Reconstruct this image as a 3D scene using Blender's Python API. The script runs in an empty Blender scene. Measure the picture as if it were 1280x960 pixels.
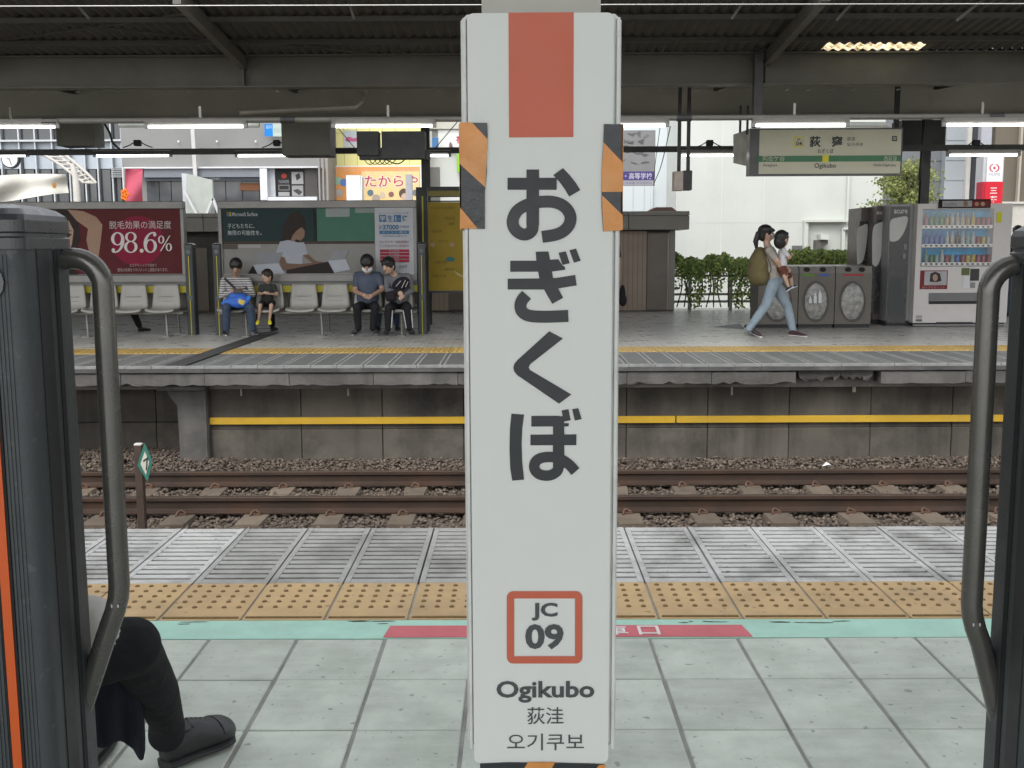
import bpy, math, random
import numpy as np
from mathutils import Matrix, Vector

scene = bpy.context.scene
col = scene.collection
R = math.radians
random.seed(7)
rng = np.random.default_rng(7)

# ---------------------------------------------------------------- camera
EYE = 1.31
TILT, YAW, ROLL = math.atan(170 / 1300), 0.0046, -0.0045
FPX = 1300.0                                   # focal length in photo pixels (1280 wide)
cam_data = bpy.data.cameras.new('camera')
cam = bpy.data.objects.new('camera', cam_data)
col.objects.link(cam)
CAMR = (Matrix.Rotation(YAW, 3, 'Z') @ Matrix.Rotation(math.pi / 2 - TILT, 3, 'X') @ Matrix.Rotation(ROLL, 3, 'Z'))
cam.matrix_world = Matrix.Translation((0, 0, EYE)) @ CAMR.to_4x4()
cam_data.sensor_width = 36
cam_data.lens = 36 * FPX / 1280
cam_data.clip_start = 0.05
cam_data.clip_end = 3000
scene.camera = cam

# ---------------------------------------------------------------- sky and sun (bright overcast)
world = bpy.data.worlds.new('World')
scene.world = world
world.use_nodes = True
wn = world.node_tree
bg = wn.nodes['Background']
sky = wn.nodes.new('ShaderNodeTexSky')
sky.sky_type = 'NISHITA'
sky.sun_disc = False
sky.sun_elevation = R(52)
sky.sun_rotation = R(200)
sky.dust_density = 2.0
sky.air_density = 1.0
sky.ozone_density = 1.0
haz = wn.nodes.new('ShaderNodeHueSaturation')          # cloud cover takes the blue out of the whole sky
haz.inputs['Saturation'].default_value = 0.16
wn.links.new(sky.outputs[0], haz.inputs['Color'])
wn.links.new(haz.outputs[0], bg.inputs[0])
bg.inputs[1].default_value = 0.15
sun_data = bpy.data.lights.new('sun', 'SUN')
sun_data.energy = 0.55
sun_data.angle = R(28)
sun_data.color = (1.0, 0.965, 0.91)
sun = bpy.data.objects.new('sun', sun_data)
col.objects.link(sun)
# sky sun_rotation 200 deg, elevation 52: light comes from behind the camera, a little to the left
_el, _az = R(52), R(200)
sdir = Vector((math.sin(_az) * math.cos(_el), math.cos(_az) * math.cos(_el), math.sin(_el)))
sun.rotation_euler = sdir.to_track_quat('Z', 'Y').to_euler()
sun.location = (0, 0, 30)

scene.view_settings.view_transform = 'Standard'
scene.view_settings.look = 'None'
scene.view_settings.gamma = 1
scene.view_settings.use_curve_mapping = False
scene.view_settings.exposure = 1.3
scene.render.engine = 'CYCLES'
scene.cycles.use_denoising = True
scene.cycles.max_bounces = 6

# ---------------------------------------------------------------- helpers
def P(px, py, Y):
    """the point of the place seen at photo pixel (px, py) that stands Y metres in front of the eye"""
    d = CAMR @ Vector(((px - 640) / FPX, -(py - 480) / FPX, -1.0))
    s = Y / d.y
    return Vector((d.x * s, Y, EYE + d.z * s))

def tag(o, label=None, cat=None, group=None, kind=None):
    if label: o['label'] = label
    if cat: o['category'] = cat
    if group: o['group'] = group
    if kind: o['kind'] = kind
    return o

def empty(name, loc=(0, 0, 0), label=None, cat=None, group=None, kind=None):
    o = bpy.data.objects.new(name, None)
    o.location = loc
    o.empty_display_size = 0.1
    col.objects.link(o)
    return tag(o, label, cat, group, kind)

def link(name, me, parent=None):
    o = bpy.data.objects.new(name, me)
    col.objects.link(o)
    if parent is not None:
        o.parent = parent
        o.matrix_parent_inverse = Matrix.Translation(wloc(parent)).inverted()
    return o

def wloc(o):
    v = Vector(o.location)
    return v

MATS = {}
def mat(name, c, r=0.6, m=0.0, v=0.12, s=5.0, b=0.0, bs=60.0, dirt=None, rnd=0.0, emit=0.0, spec=0.5, trans=0.0, streak=None, streak_scale=(1, 1, 0.12), coat=0.0, local=False, specks=None):
    """procedural material: base colour with noise variation, optional dirt patches, vertical streaks, bump"""
    if name in MATS: return MATS[name]
    M = bpy.data.materials.new(name)
    M.use_nodes = True
    nt = M.node_tree; N = nt.nodes; L = nt.links
    bs_ = N['Principled BSDF']
    bs_.inputs['Roughness'].default_value = r
    bs_.inputs['Metallic'].default_value = m
    bs_.inputs['Specular IOR Level'].default_value = spec
    bs_.inputs['Coat Weight'].default_value = coat
    if trans: bs_.inputs['Transmission Weight'].default_value = trans
    geo = N.new('ShaderNodeNewGeometry')
    pos = geo.outputs['Position']
    if local:
        tc = N.new('ShaderNodeTexCoord'); pos = tc.outputs['Object']
    cur = None
    def noise(scale, detail=5.0, rough=0.6, src=None):
        n = N.new('ShaderNodeTexNoise'); n.inputs['Scale'].default_value = scale
        n.inputs['Detail'].default_value = detail; n.inputs['Roughness'].default_value = rough
        L.new(src or pos, n.inputs['Vector']); return n.outputs['Fac']
    def mixc(fac, a, bcol, mode='MIX'):
        n = N.new('ShaderNodeMix'); n.data_type = 'RGBA'; n.blend_type = mode
        if hasattr(fac, 'links'): L.new(fac, n.inputs['Factor'])
        else: n.inputs['Factor'].default_value = fac
        for q, w in ((a, 'A'), (bcol, 'B')):
            i = [x for x in n.inputs if x.name == w and x.type == 'RGBA'][0]
            if hasattr(q, 'links'): L.new(q, i)
            else: i.default_value = (*q[:3], 1)
        return [x for x in n.outputs if x.type == 'RGBA'][0]
    def ramp(fac, lo, hi, a=0.0, b2=1.0):
        n = N.new('ShaderNodeMapRange'); n.inputs['From Min'].default_value = lo; n.inputs['From Max'].default_value = hi
        n.inputs['To Min'].default_value = a; n.inputs['To Max'].default_value = b2
        L.new(fac, n.inputs['Value']); return n.outputs['Result']
    c = tuple(c)
    if v:
        f = ramp(noise(s), 0.3, 0.7)
        cur = mixc(f, [x * (1 - v) for x in c], [min(1, x * (1 + v)) for x in c])
    else:
        cur = mixc(0.0, c, c)
    if rnd:
        oi = N.new('ShaderNodeObjectInfo')
        hsv = N.new('ShaderNodeHueSaturation')
        L.new(ramp(oi.outputs['Random'], 0, 1, 1 - rnd, 1 + rnd), hsv.inputs['Value'])
        L.new(cur, hsv.inputs['Color']); cur = hsv.outputs['Color']
    if dirt:
        dc, amt, ds = dirt
        cur = mixc(ramp(noise(ds, 6.0, 0.65), 0.48, 0.72, 0, amt), cur, dc)
    if streak:
        dc, amt, ss = streak
        mp = N.new('ShaderNodeMapping'); mp.inputs['Scale'].default_value = streak_scale; L.new(pos, mp.inputs['Vector'])
        cur = mixc(ramp(noise(ss, 6.0, 0.6, mp.outputs['Vector']), 0.45, 0.75, 0, amt), cur, dc)
    if specks:
        dc, amt, ps = specks
        cur = mixc(ramp(noise(ps, 2.0, 0.5), 0.665, 0.72, 0, amt), cur, dc)
    L.new(cur, bs_.inputs['Base Color'])
    if v:
        L.new(ramp(noise(s * 2.3), 0.3, 0.7, max(0.02, r - 0.08), min(1, r + 0.08)), bs_.inputs['Roughness'])
    if b:
        bp = N.new('ShaderNodeBump'); bp.inputs['Strength'].default_value = min(1.0, b); bp.inputs['Distance'].default_value = 0.01
        L.new(noise(bs, 4.0), bp.inputs['Height']); L.new(bp.outputs['Normal'], bs_.inputs['Normal'])
    if emit:
        bs_.inputs['Emission Color'].default_value = (*c, 1); bs_.inputs['Emission Strength'].default_value = emit
    MATS[name] = M
    return M

class MB:
    """collects shapes, builds ONE mesh object"""
    def __init__(s): s.v = []; s.f = []; s.mi = []; s.sm = []
    def add(s, vs, fs, mi=0, smooth=False):
        o = len(s.v)
        s.v.extend(tuple(p) for p in vs)
        for f in fs:
            s.f.append([i + o for i in f]); s.mi.append(mi); s.sm.append(smooth)
    def box(s, x0, x1, y0, y1, z0, z1, mi=0):
        vs = [(x, y, z) for z in (z0, z1) for y in (y0, y1) for x in (x0, x1)]
        s.add(vs, [(0, 2, 3, 1), (4, 5, 7, 6), (0, 1, 5, 4), (2, 6, 7, 3), (0, 4, 6, 2), (1, 3, 7, 5)], mi)
        return s
    def cbox(s, x0, x1, y0, y1, z0, z1, c, mi=0):
        """box with chamfered edges"""
        vs = []; 
        X, Y, Z = (x0, x1), (y0, y1), (z0, z1)
        idx = {}
        for i in (0, 1):
            for j in (0, 1):
                for k in (0, 1):
                    p = Vector((X[i], Y[j], Z[k])); d = Vector((1 - 2 * i, 1 - 2 * j, 1 - 2 * k)) * c
                    for a in range(3):
                        q = p.copy()
                        for b2 in range(3):
                            if b2 != a: q[b2] += d[b2]
                        idx[(i, j, k, a)] = len(vs); vs.append(q)
        fs = []
        def face(keys, n):
            pts = [vs[idx[k]] for k in keys]
            nn = (pts[1] - pts[0]).cross(pts[2] - pts[0])
            ids = [idx[k] for k in keys]
            if nn.dot(n) < 0: ids.reverse()
            fs.append(ids)
        ctr = Vector(((x0 + x1) / 2, (y0 + y1) / 2, (z0 + z1) / 2))
        for a in range(3):
            for sgn in (0, 1):
                o = [x for x in range(3) if x != a]
                ks = []
                for (p, q) in ((0, 0), (1, 0), (1, 1), (0, 1)):
                    t = [0, 0, 0]; t[a] = sgn; t[o[0]] = p; t[o[1]] = q; ks.append((*t, a))
                n = Vector((0, 0, 0)); n[a] = 1 if sgn else -1
                face(ks, n)
                # edges
        for a in range(3):
            o = [x for x in range(3) if x != a]
            for p in (0, 1):
                for q in (0, 1):
                    t0 = [0, 0, 0]; t0[o[0]] = p; t0[o[1]] = q; t1 = list(t0); t1[a] = 1
                    n = Vector((0, 0, 0)); n[o[0]] = 2 * p - 1; n[o[1]] = 2 * q - 1
                    face([(*t0, o[0]), (*t1, o[0]), (*t1, o[1]), (*t0, o[1])], n)
        for i in (0, 1):
            for j in (0, 1):
                for k in (0, 1):
                    face([(i, j, k, 0), (i, j, k, 1), (i, j, k, 2)], Vector((2 * i - 1, 2 * j - 1, 2 * k - 1)))
        s.add(vs, fs, mi)
        return s
    def ring(s, c, t, rx, ry=None, n=10, up=None, ang=0):
        t = Vector(t).normalized(); u = Vector(up) if up else (Vector((0, 0, 1)) if abs(t.z) < 0.9 else Vector((0, 1, 0)))
        a = t.cross(u).normalized(); b = a.cross(t).normalized(); ry = ry or rx
        return [Vector(c) + a * rx * math.cos(q) + b * ry * math.sin(q) for q in [ang + 2 * math.pi * i / n for i in range(n)]]
    def loft(s, rings, mi=0, smooth=True, cap=True):
        n = len(rings[0]); vs = [p for r in rings for p in r]; fs = []
        for k in range(len(rings) - 1):
            for i in range(n):
                j = (i + 1) % n
                fs.append((k * n + i, k * n + j, (k + 1) * n + j, (k + 1) * n + i))
        s.add(vs, fs, mi, smooth)
        if cap:
            s.add(rings[0], [tuple(reversed(range(n)))], mi); s.add(rings[-1], [tuple(range(n))], mi)
        return s
    def tube(s, pts, r, n=8, mi=0, smooth=True, cap=True):
        pts = [Vector(p) for p in pts]; rs = r if isinstance(r, (list, tuple)) else [r] * len(pts)
        rings = []
        up = None
        for i, p in enumerate(pts):
            t = (pts[min(i + 1, len(pts) - 1)] - pts[max(i - 1, 0)]).normalized()
            if up is None:
                up = Vector((0, 0, 1)) if abs(t.z) < 0.9 else Vector((0, 1, 0))
            a = t.cross(up)
            if a.length < 1e-4: a = t.orthogonal()
            a.normalize(); b = a.cross(t).normalized(); up = b
            rings.append([p + a * rs[i] * math.cos(q) + b * rs[i] * math.sin(q) for q in [2 * math.pi * k / n for k in range(n)]])
        return s.loft(rings, mi, smooth, cap)
    def bar(s, a, b, w, h, mi=0):
        """rectangular bar from a to b, width w (sideways), height h"""
        a = Vector(a); b = Vector(b); t = (b - a).normalized()
        u = Vector((0, 0, 1)) if abs(t.z) < 0.95 else Vector((0, 1, 0))
        x = t.cross(u).normalized() * w / 2; y = x.cross(t).normalized() * h / 2
        vs = [a - x - y, a + x - y, a + x + y, a - x + y, b - x - y, b + x - y, b + x + y, b - x + y]
        s.add(vs, [(0, 1, 2, 3), (7, 6, 5, 4), (0, 4, 5, 1), (1, 5, 6, 2), (2, 6, 7, 3), (3, 7, 4, 0)], mi)
        return s
    def ell(s, c, rad, n=12, m=8, mi=0, rot=None):
        c = Vector(c); rings = []
        vs = []; fs = []
        for k in range(m + 1):
            th = math.pi * k / m
            for i in range(n):
                ph = 2 * math.pi * i / n
                p = Vector((rad[0] * math.sin(th) * math.cos(ph), rad[1] * math.sin(th) * math.sin(ph), rad[2] * math.cos(th)))
                if rot is not None: p = rot @ p
                vs.append(c + p)
        for k in range(m):
            for i in range(n):
                j = (i + 1) % n
                if k == 0: fs.append((k * n, (k + 1) * n + i, (k + 1) * n + j))
                elif k == m - 1: fs.append((k * n + i, (k + 1) * n, k * n + j))
                else: fs.append((k * n + i, (k + 1) * n + i, (k + 1) * n + j, k * n + j))
        s.add(vs, fs, mi, True)
        return s
    def prism(s, poly, d, mi=0):
        """poly: 3-d points of a flat outline, extruded by vector d"""
        n = len(poly); d = Vector(d); a = [Vector(p) for p in poly]; vs = a + [p + d for p in a]
        fs = [tuple(range(n)), tuple(reversed(range(n, 2 * n)))] + [(i, i + n, (i + 1) % n + n, (i + 1) % n) for i in range(n)]
        s.add(vs, fs, mi)
        return s
    def mesh(s, name, mats):
        me = bpy.data.meshes.new(name)
        me.from_pydata([tuple(p) for p in s.v], [], s.f)
        for M in (mats if isinstance(mats, (list, tuple)) else [mats]): me.materials.append(M)
        me.polygons.foreach_set('material_index', s.mi)
        me.polygons.foreach_set('use_smooth', s.sm)
        import bmesh
        bm = bmesh.new(); bm.from_mesh(me)
        bmesh.ops.remove_doubles(bm, verts=[q for q in bm.verts], dist=1e-6) if False else None
        bmesh.ops.recalc_face_normals(bm, faces=bm.faces)
        bm.to_mesh(me); bm.free()
        me.update()
        return me
    def build(s, name, mats, parent=None):
        return link(name, s.mesh(name, mats), parent)

def rectpx(mb, x0, y0, x1, y1, Y, th=0.004, mi=0):
    """upright slab whose front face covers these photo pixels at distance Y"""
    a = P((x0 + x1) / 2, y0, Y); b = P((x0 + x1) / 2, y1, Y); l = P(x0, (y0 + y1) / 2, Y); r = P(x1, (y0 + y1) / 2, Y)
    mb.box(l.x, r.x, Y, Y + th, b.z, a.z, mi)
    return mb

def polypx(mb, pts, Y, th=0.004, mi=0):
    mb.prism([P(x, y, Y) for x, y in pts], (0, th, 0), mi)
    return mb

def discpts(cx, cy, rx, ry=None, n=28):
    ry = ry or rx
    return [(cx + rx * math.cos(2 * math.pi * i / n), cy + ry * math.sin(2 * math.pi * i / n)) for i in range(n)]

def text_mesh(s, bold=0.0):
    cu = bpy.data.curves.new('lettering', 'FONT')
    cu.body = s; cu.size = 1.0; cu.offset = bold; cu.fill_mode = 'FRONT'; cu.resolution_u = 3
    ob = bpy.data.objects.new('lettering_source', cu)
    col.objects.link(ob)
    dg = bpy.context.evaluated_depsgraph_get()
    me = bpy.data.meshes.new_from_object(ob.evaluated_get(dg))
    bpy.data.objects.remove(ob); bpy.data.curves.remove(cu)
    return me

def textpx(s, x0, y0, x1, y1, Y, M, parent, bold=0.0, name='lettering'):
    """flat print: the glyphs fill this pixel box on the upright plane at distance Y"""
    me = text_mesh(s, bold)
    n = len(me.vertices); co = np.empty(n * 3); me.vertices.foreach_get('co', co); co = co.reshape(-1, 3)
    if n == 0: return None
    lo = co.min(0); hi = co.max(0)
    a = P((x0 + x1) / 2, y0, Y).z; b = P((x0 + x1) / 2, y1, Y).z; l = P(x0, (y0 + y1) / 2, Y).x; r = P(x1, (y0 + y1) / 2, Y).x
    out = np.empty_like(co)
    out[:, 0] = l + (co[:, 0] - lo[0]) / max(1e-6, hi[0] - lo[0]) * (r - l)
    out[:, 2] = b + (co[:, 1] - lo[1]) / max(1e-6, hi[1] - lo[1]) * (a - b)
    out[:, 1] = Y
    me.vertices.foreach_set('co', out.ravel()); me.update()
    me.materials.clear(); me.materials.append(M)
    return link(name, me, parent)

def strokepts(pts, w):
    """outline of a stroke of width w along a pixel polyline, square ends"""
    pts = [Vector((x, y)) for x, y in pts]; L_, R_ = [], []
    for i, p in enumerate(pts):
        t = pts[min(i + 1, len(pts) - 1)] - pts[max(i - 1, 0)]; t.normalize(); nrm = Vector((-t.y, t.x)) * w / 2
        L_.append(p + nrm); R_.append(p - nrm)
    return L_, R_

def smooth_line(pts, k=6):
    """Catmull-Rom through the points"""
    q = [Vector(p) for p in pts]; out = []
    for i in range(len(q) - 1):
        p0 = q[max(i - 1, 0)]; p1 = q[i]; p2 = q[i + 1]; p3 = q[min(i + 2, len(q) - 1)]
        for j in range(k):
            t = j / k
            out.append(0.5 * ((2 * p1) + (p2 - p0) * t + (2 * p0 - 5 * p1 + 4 * p2 - p3) * t * t + (3 * p1 - p0 - 3 * p2 + p3) * t ** 3))
    out.append(q[-1]); return out

def copy_tree(o, parent=None, off=(0, 0, 0)):
    c = o.copy(); col.objects.link(c)
    if parent is None: c.location = Vector(o.location) + Vector(off)
    else: c.parent = parent
    for ch in list(o.children): copy_tree(ch, c)
    return c

def G(px, py, z=0.0):
    d = CAMR @ Vector(((px - 640) / FPX, -(py - 480) / FPX, -1.0))
    s = (z - EYE) / d.z
    return Vector((d.x * s, d.y * s, z))

def grid_mat(name, c, joint, sx, sy, jw, r=0.45, dirt=None, spec=0.5):
    """small paving too fine to pick apart: a grid of joints in the material"""
    M = mat(name, c, r=r, v=0.10, s=1.2, dirt=dirt, spec=spec)
    nt = M.node_tree; N = nt.nodes; L = nt.links
    bsdf = N['Principled BSDF']; src = bsdf.inputs['Base Color'].links[0].from_socket
    geo = [n for n in N if n.type == 'NEW_GEOMETRY'][0]
    br = N.new('ShaderNodeTexBrick'); br.offset = 0.0; br.inputs['Scale'].default_value = 1.0
    br.inputs['Brick Width'].default_value = sx; br.inputs['Row Height'].default_value = sy; br.inputs['Mortar Size'].default_value = jw
    br.inputs['Color1'].default_value = (0, 0, 0, 1); br.inputs['Color2'].default_value = (0, 0, 0, 1); br.inputs['Mortar'].default_value = (1, 1, 1, 1)
    L.new(geo.outputs['Position'], br.inputs['Vector'])
    mx = N.new('ShaderNodeMix'); mx.data_type = 'RGBA'
    ins = [i for i in mx.inputs if i.type == 'RGBA']
    L.new(br.outputs['Color'], mx.inputs['Factor']); L.new(src, ins[0]); ins[1].default_value = (*joint, 1)
    L.new([o for o in mx.outputs if o.type == 'RGBA'][0], bsdf.inputs['Base Color'])
    return M

# ---------------------------------------------------------------- ground, near platform
M_grout = mat('grout', (0.30, 0.30, 0.28), 0.9, v=0.25, s=9, b=0.3)
M_conc = mat('concrete', (0.22, 0.21, 0.19), 0.85, v=0.22, s=2.2, b=0.35, bs=45, dirt=((0.05, 0.048, 0.042), 0.75, 1.3), streak=((0.05, 0.047, 0.04), 0.6, 2.4))
M_tile = mat('paving_tile', (0.49, 0.53, 0.465), 0.5, v=0.16, s=6.5, rnd=0.10, b=0.2, bs=16, dirt=((0.33, 0.37, 0.31), 0.7, 2.6), spec=0.35, streak=((0.60, 0.64, 0.58), 0.45, 9), streak_scale=(.5, 2.6, 1), specks=((0.14, 0.15, 0.13), 0.6, 34))
M_tact = mat('tactile_tile', (0.50, 0.35, 0.18), 0.6, v=0.10, s=7, rnd=0.05, dirt=((0.36, 0.27, 0.16), 0.65, 3.3), spec=0.3, specks=((0.12, 0.09, 0.06), 0.55, 26))
M_dot = mat('tactile_dome', (0.17, 0.105, 0.035), 0.7, v=0.25, s=60)
M_grate = mat('precast_grate', (0.50, 0.50, 0.485), 0.6, v=0.12, s=8, rnd=0.10, dirt=((0.17, 0.168, 0.155), 0.9, 3.1), specks=((0.10, 0.10, 0.09), 0.6, 30), b=0.15, bs=90)
M_green = mat('green_line_paint', (0.38, 0.63, 0.52), 0.6, v=0.08, s=6, dirt=((0.30, 0.45, 0.38), 0.5, 5.0))
M_red = mat('red_line_paint', (0.56, 0.13, 0.15), 0.6, v=0.08, s=8)
M_white_line = mat('white_line_paint', (0.72, 0.66, 0.64), 0.6, v=0.08, s=8)
M_crack = mat('line_crack', (0.09, 0.10, 0.08), 0.9, v=0.2, s=20)

gm = MB(); S = 1500
gm.add([(-S, -S, -1.32), (S, -S, -1.32), (S, S, -1.32), (-S, S, -1.32)], [(0, 1, 2, 3)])
tag(gm.build('ground', mat('ground_gravel', (0.13, 0.12, 0.105), 0.95, v=0.3, s=3, b=0.5, bs=12)), kind='structure')

YE = G(640, 659).y                      # near platform edge
YT1, YT0 = G(640, 727.5).y, G(640, 773.5).y   # tactile row
YG0 = G(640, 796.5).y                   # paving starts
nb = MB()
nb.box(-40, 40, -14, YT1 - .002, -0.9, -0.008); nb.box(-40, 40, YT1 - .002, YE - 0.04, -0.9, -0.131)
nb.box(-40, 40, -14, YE - 0.65, -1.31, -0.9)
near = tag(nb.build('near_platform', M_grout), kind='structure')
ob = MB(); ob.box(-40, 40, -14, 0.62, -0.022, -0.001); ob.box(-40, -3.42, 0.62, YG0 - 0.01, -0.022, -0.001); ob.box(3.42, 40, 0.62, YG0 - 0.01, -0.022, -0.001)
tag(ob.build('platform_paving', grid_mat('paving_far', (0.50, 0.54, 0.49), (0.2, 0.2, 0.19), 0.3, 0.335, 0.006), near), kind='structure')
# paving tiles
tp = 0.2985; tr = (G(640, 845).y - G(640, 907).y)
tx0 = G(812, 797).x
tm = MB(); tm.cbox(-tp / 2 + 0.006, tp / 2 - 0.006, -tr / 2 + 0.0025, tr / 2 - 0.0025, -0.022, 0.0, 0.003)
tme = tm.mesh('tile', M_tile)
for j in range(8):
    yc = YG0 - 0.008 - tr * (j + 0.5)
    if yc < 0.7: break
    for i in range(-14, 9):
        xc = tx0 + tp * (i + 0.5)
        if abs(xc) > 3.35: continue
        o = link('tile', tme, near); o.location = (xc + random.uniform(-.0012, .0012), yc + random.uniform(-.001, .001), random.uniform(-0.0025, 0.0))
        o.rotation_euler = (random.uniform(-.0035, .0035), random.uniform(-.0035, .0035), random.uniform(-.003, .003))
# tactile blocks: 5 x 5 worn domes and an inner bar
bx0 = G(823.75, 772.5).x; td = YT1 - YT0
bm_ = MB(); bm_.cbox(-tp / 2 + 0.0045, tp / 2 - 0.0045, -td / 2 + 0.002, td / 2 - 0.002, -0.022, 0.0, 0.002)
for a in range(5):
    for b in range(5):
        cx = (a - 2) * 0.0545; cy = td / 2 - 0.04 - b * 0.0605
        r0 = bm_.ring((cx, cy, 0.0), (0, 0, 1), 0.0105, n=8); r1 = bm_.ring((cx, cy, 0.0045), (0, 0, 1), 0.0075, n=8)
        bm_.loft([r0, r1], 1, False)
bm_.cbox(-tp / 2 + 0.012, tp / 2 - 0.012, -td / 2 + 0.013, -td / 2 + 0.024, -0.002, 0.005, 0.002, 1)
bme = bm_.mesh('tactile_block', [M_tact, M_dot])
# slotted precast edge blocks
gd = YE - YT1; ns = 12
gb = MB(); gb.box(-tp / 2 + 0.004, tp / 2 - 0.004, -gd / 2 + 0.001, gd / 2 - 0.001, -0.13, -0.085)
gb.box(-tp / 2 + 0.004, -tp / 2 + 0.026, -gd / 2 + 0.001, gd / 2 - 0.001, -0.085, -0.001)
gb.box(tp / 2 - 0.026, tp / 2 - 0.004, -gd / 2 + 0.001, gd / 2 - 0.001, -0.085, -0.001)
pt = (gd - 0.07) / ns
for k in range(ns + 1):
    y1 = gd / 2 - 0.001 - (0 if k == 0 else 0.035 + (k - 0.0) * pt - pt / 2 + 0.0103)
    y0 = gd / 2 - (0.035 + (k + 1) * pt - pt / 2 - 0.0103) if k < ns else -gd / 2 + 0.001
    gb.cbox(-tp / 2 + 0.0261, tp / 2 - 0.0261, y0, y1, -0.010, -0.0015, 0.002)
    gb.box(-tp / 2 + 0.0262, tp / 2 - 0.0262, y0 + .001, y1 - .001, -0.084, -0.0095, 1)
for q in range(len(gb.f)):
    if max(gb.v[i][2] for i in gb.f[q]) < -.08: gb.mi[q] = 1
M_slot = mat('slot_dark', (0.055, 0.052, 0.046), 0.9, v=0.3, s=20)  # darker colour for slot floors and the bar bodies under their tops
M_grate_old = mat('precast_grate_old', (0.36, 0.36, 0.34), 0.6, v=0.14, s=8, rnd=0.06, dirt=((0.17, 0.165, 0.15), 0.85, 2.2), b=0.2, bs=90)
gme = gb.mesh('edge_block', [M_grate, M_slot]); gme_old = gb.mesh('edge_block', [M_grate_old, M_slot])
for i in range(-19, 12):
    xc = bx0 + tp * (i + 0.5)
    if abs(xc) > 4.3: continue
    o = link('tactile_block', bme, near); o.location = (xc, (YT0 + YT1) / 2, random.uniform(-.0015, 0)); o.rotation_euler.z = random.uniform(-.002, .002)
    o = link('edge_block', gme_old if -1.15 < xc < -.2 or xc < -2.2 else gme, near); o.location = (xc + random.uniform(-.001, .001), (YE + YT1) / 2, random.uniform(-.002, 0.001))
gl = MB(); gl.box(-6, 6, YG0, YT0 - 0.002, -0.022, -0.003)
green = tag(gl.build('green_line', M_green, near), kind='structure')
ra, rb = G(482, 787).x, G(936, 787).x
ry0, ry1 = YG0 + 0.006, G(640, 781.5).y
rl = MB(); rl.prism([(ra, ry0, -0.0005), (rb, ry0, -0.0005), (rb - 0.015, ry1, -0.0005), (ra + 0.012, ry1, -0.0005)], (0, 0, -0.002))
red = rl.build('boarding_strip', M_red, near)
def floor_text(s, x0, x1, y0, y1, z, M, parent, bold=0):
    me = text_mesh(s, bold); n = len(me.vertices); co = np.empty(n * 3); me.vertices.foreach_get('co', co); co = co.reshape(-1, 3)
    lo, hi = co.min(0), co.max(0); out = np.empty_like(co)
    out[:, 0] = x0 + (co[:, 0] - lo[0]) / (hi[0] - lo[0]) * (x1 - x0); out[:, 1] = y0 + (co[:, 1] - lo[1]) / (hi[1] - lo[1]) * (y1 - y0); out[:, 2] = z
    me.vertices.foreach_set('co', out.ravel()); me.materials.clear(); me.materials.append(M); me.update()
    return link('lettering', me, parent)
cxa, cxb = G(797, 787).x, G(824, 787).x
floor_text('口', cxa, cxb, ry0 + 0.012, ry1 - 0.010, 0.0012, M_white_line, red, 0.02)
floor_text('車', cxa - 0.115, cxa - 0.035, ry0 + 0.012, ry1 - 0.010, 0.0012, M_white_line, red, 0.02)
floor_text('乗', cxa - 0.230, cxa - 0.150, ry0 + 0.012, ry1 - 0.010, 0.0012, M_white_line, red, 0.02)
# flakes chipped out of the line paint
for k in range(16):
    cx = random.choice([-1.9, -1.15, -0.55, 0.62, 0.95, 1.05, 1.2]) + random.uniform(-.12, .12); cy = YT0 - random.uniform(0.008, 0.04); w = random.uniform(.015, .07)
    pts = []
    for q in range(9):
        a = 2 * math.pi * q / 9; pts.append((cx + w * math.cos(a) * random.uniform(.5, 1), cy + 0.006 * math.sin(a) * random.uniform(.4, 1.2), -0.0022))
    mbx = MB(); mbx.add(pts, [tuple(range(9))]); mbx.build('paint_chip', M_crack, near)

# ---------------------------------------------------------------- tracks
ZR = EYE - 2.33
M_rail = mat('rail_rust', (0.055, 0.036, 0.026), 0.6, m=0.3, v=0.25, s=3, dirt=((0.10, 0.045, 0.025), 0.5, 2))
M_head = mat('rail_head', (0.13, 0.10, 0.085), 0.35, m=0.6, v=0.15, s=8)
M_sleeper = mat('sleeper_concrete', (0.135, 0.108, 0.08), 0.85, v=0.2, s=5, rnd=0.18, b=0.4, dirt=((0.10, 0.07, 0.05), 0.7, 4))
M_clip = mat('clip_rust', (0.10, 0.055, 0.035), 0.7, v=0.3, s=12)
def rail_mesh():
    m = MB(); prof = [(-.0635, 0), (.0635, 0), (.0635, .012), (.012, .028), (.009, .04), (.009, .105), (.034, .118), (.034, .148), (.028, .153), (-.028, .153), (-.034, .148), (-.034, .118), (-.009, .105), (-.009, .04), (-.012, .028), (-.0635, .012)]
    n = len(prof)
    m.loft([[Vector((x, p[0], p[1])) for p in prof] for x in (-40, 40)], 0, False)
    for k, f in enumerate(m.f):
        if sorted(m.v[i][2] for i in f)[0] > 0.15: m.mi[k] = 1
    return m.mesh('rail', [M_rail, M_head])
rme = rail_mesh()
sl = MB()
prof = [(-.14, -.10), (.14, -.10), (.115, .0), (-.115, .0)]
for (a, b) in ((-1.0, -0.25), (0.25, 1.0)): pass
sl.loft([[Vector((p[0] * w, y, p[1] + dz)) for p in prof] for y, w, dz in ((-1.0, 1, 0), (-0.4, 1, 0), (-0.15, .82, -.03), (0.15, .82, -.03), (0.4, 1, 0), (1.0, 1, 0))], 0, False)
sme = sl.mesh('sleeper', M_sleeper)
cl = MB()
cl.tube([(-.045, -.13, .004), (-.04, -.10, .03), (-.02, -.075, .045), (.01, -.07, .03), (.035, -.085, .02)], 0.011, 6)
cl.box(-.04, .045, -.105, -.06, 0, .018)
cme = cl.mesh('rail_clip', M_clip)
cfl = MB(); cfl.v = [(x, -y, z) for x, y, z in cl.v]; cfl.f = cl.f; cfl.mi = cl.mi; cfl.sm = cl.sm
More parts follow.
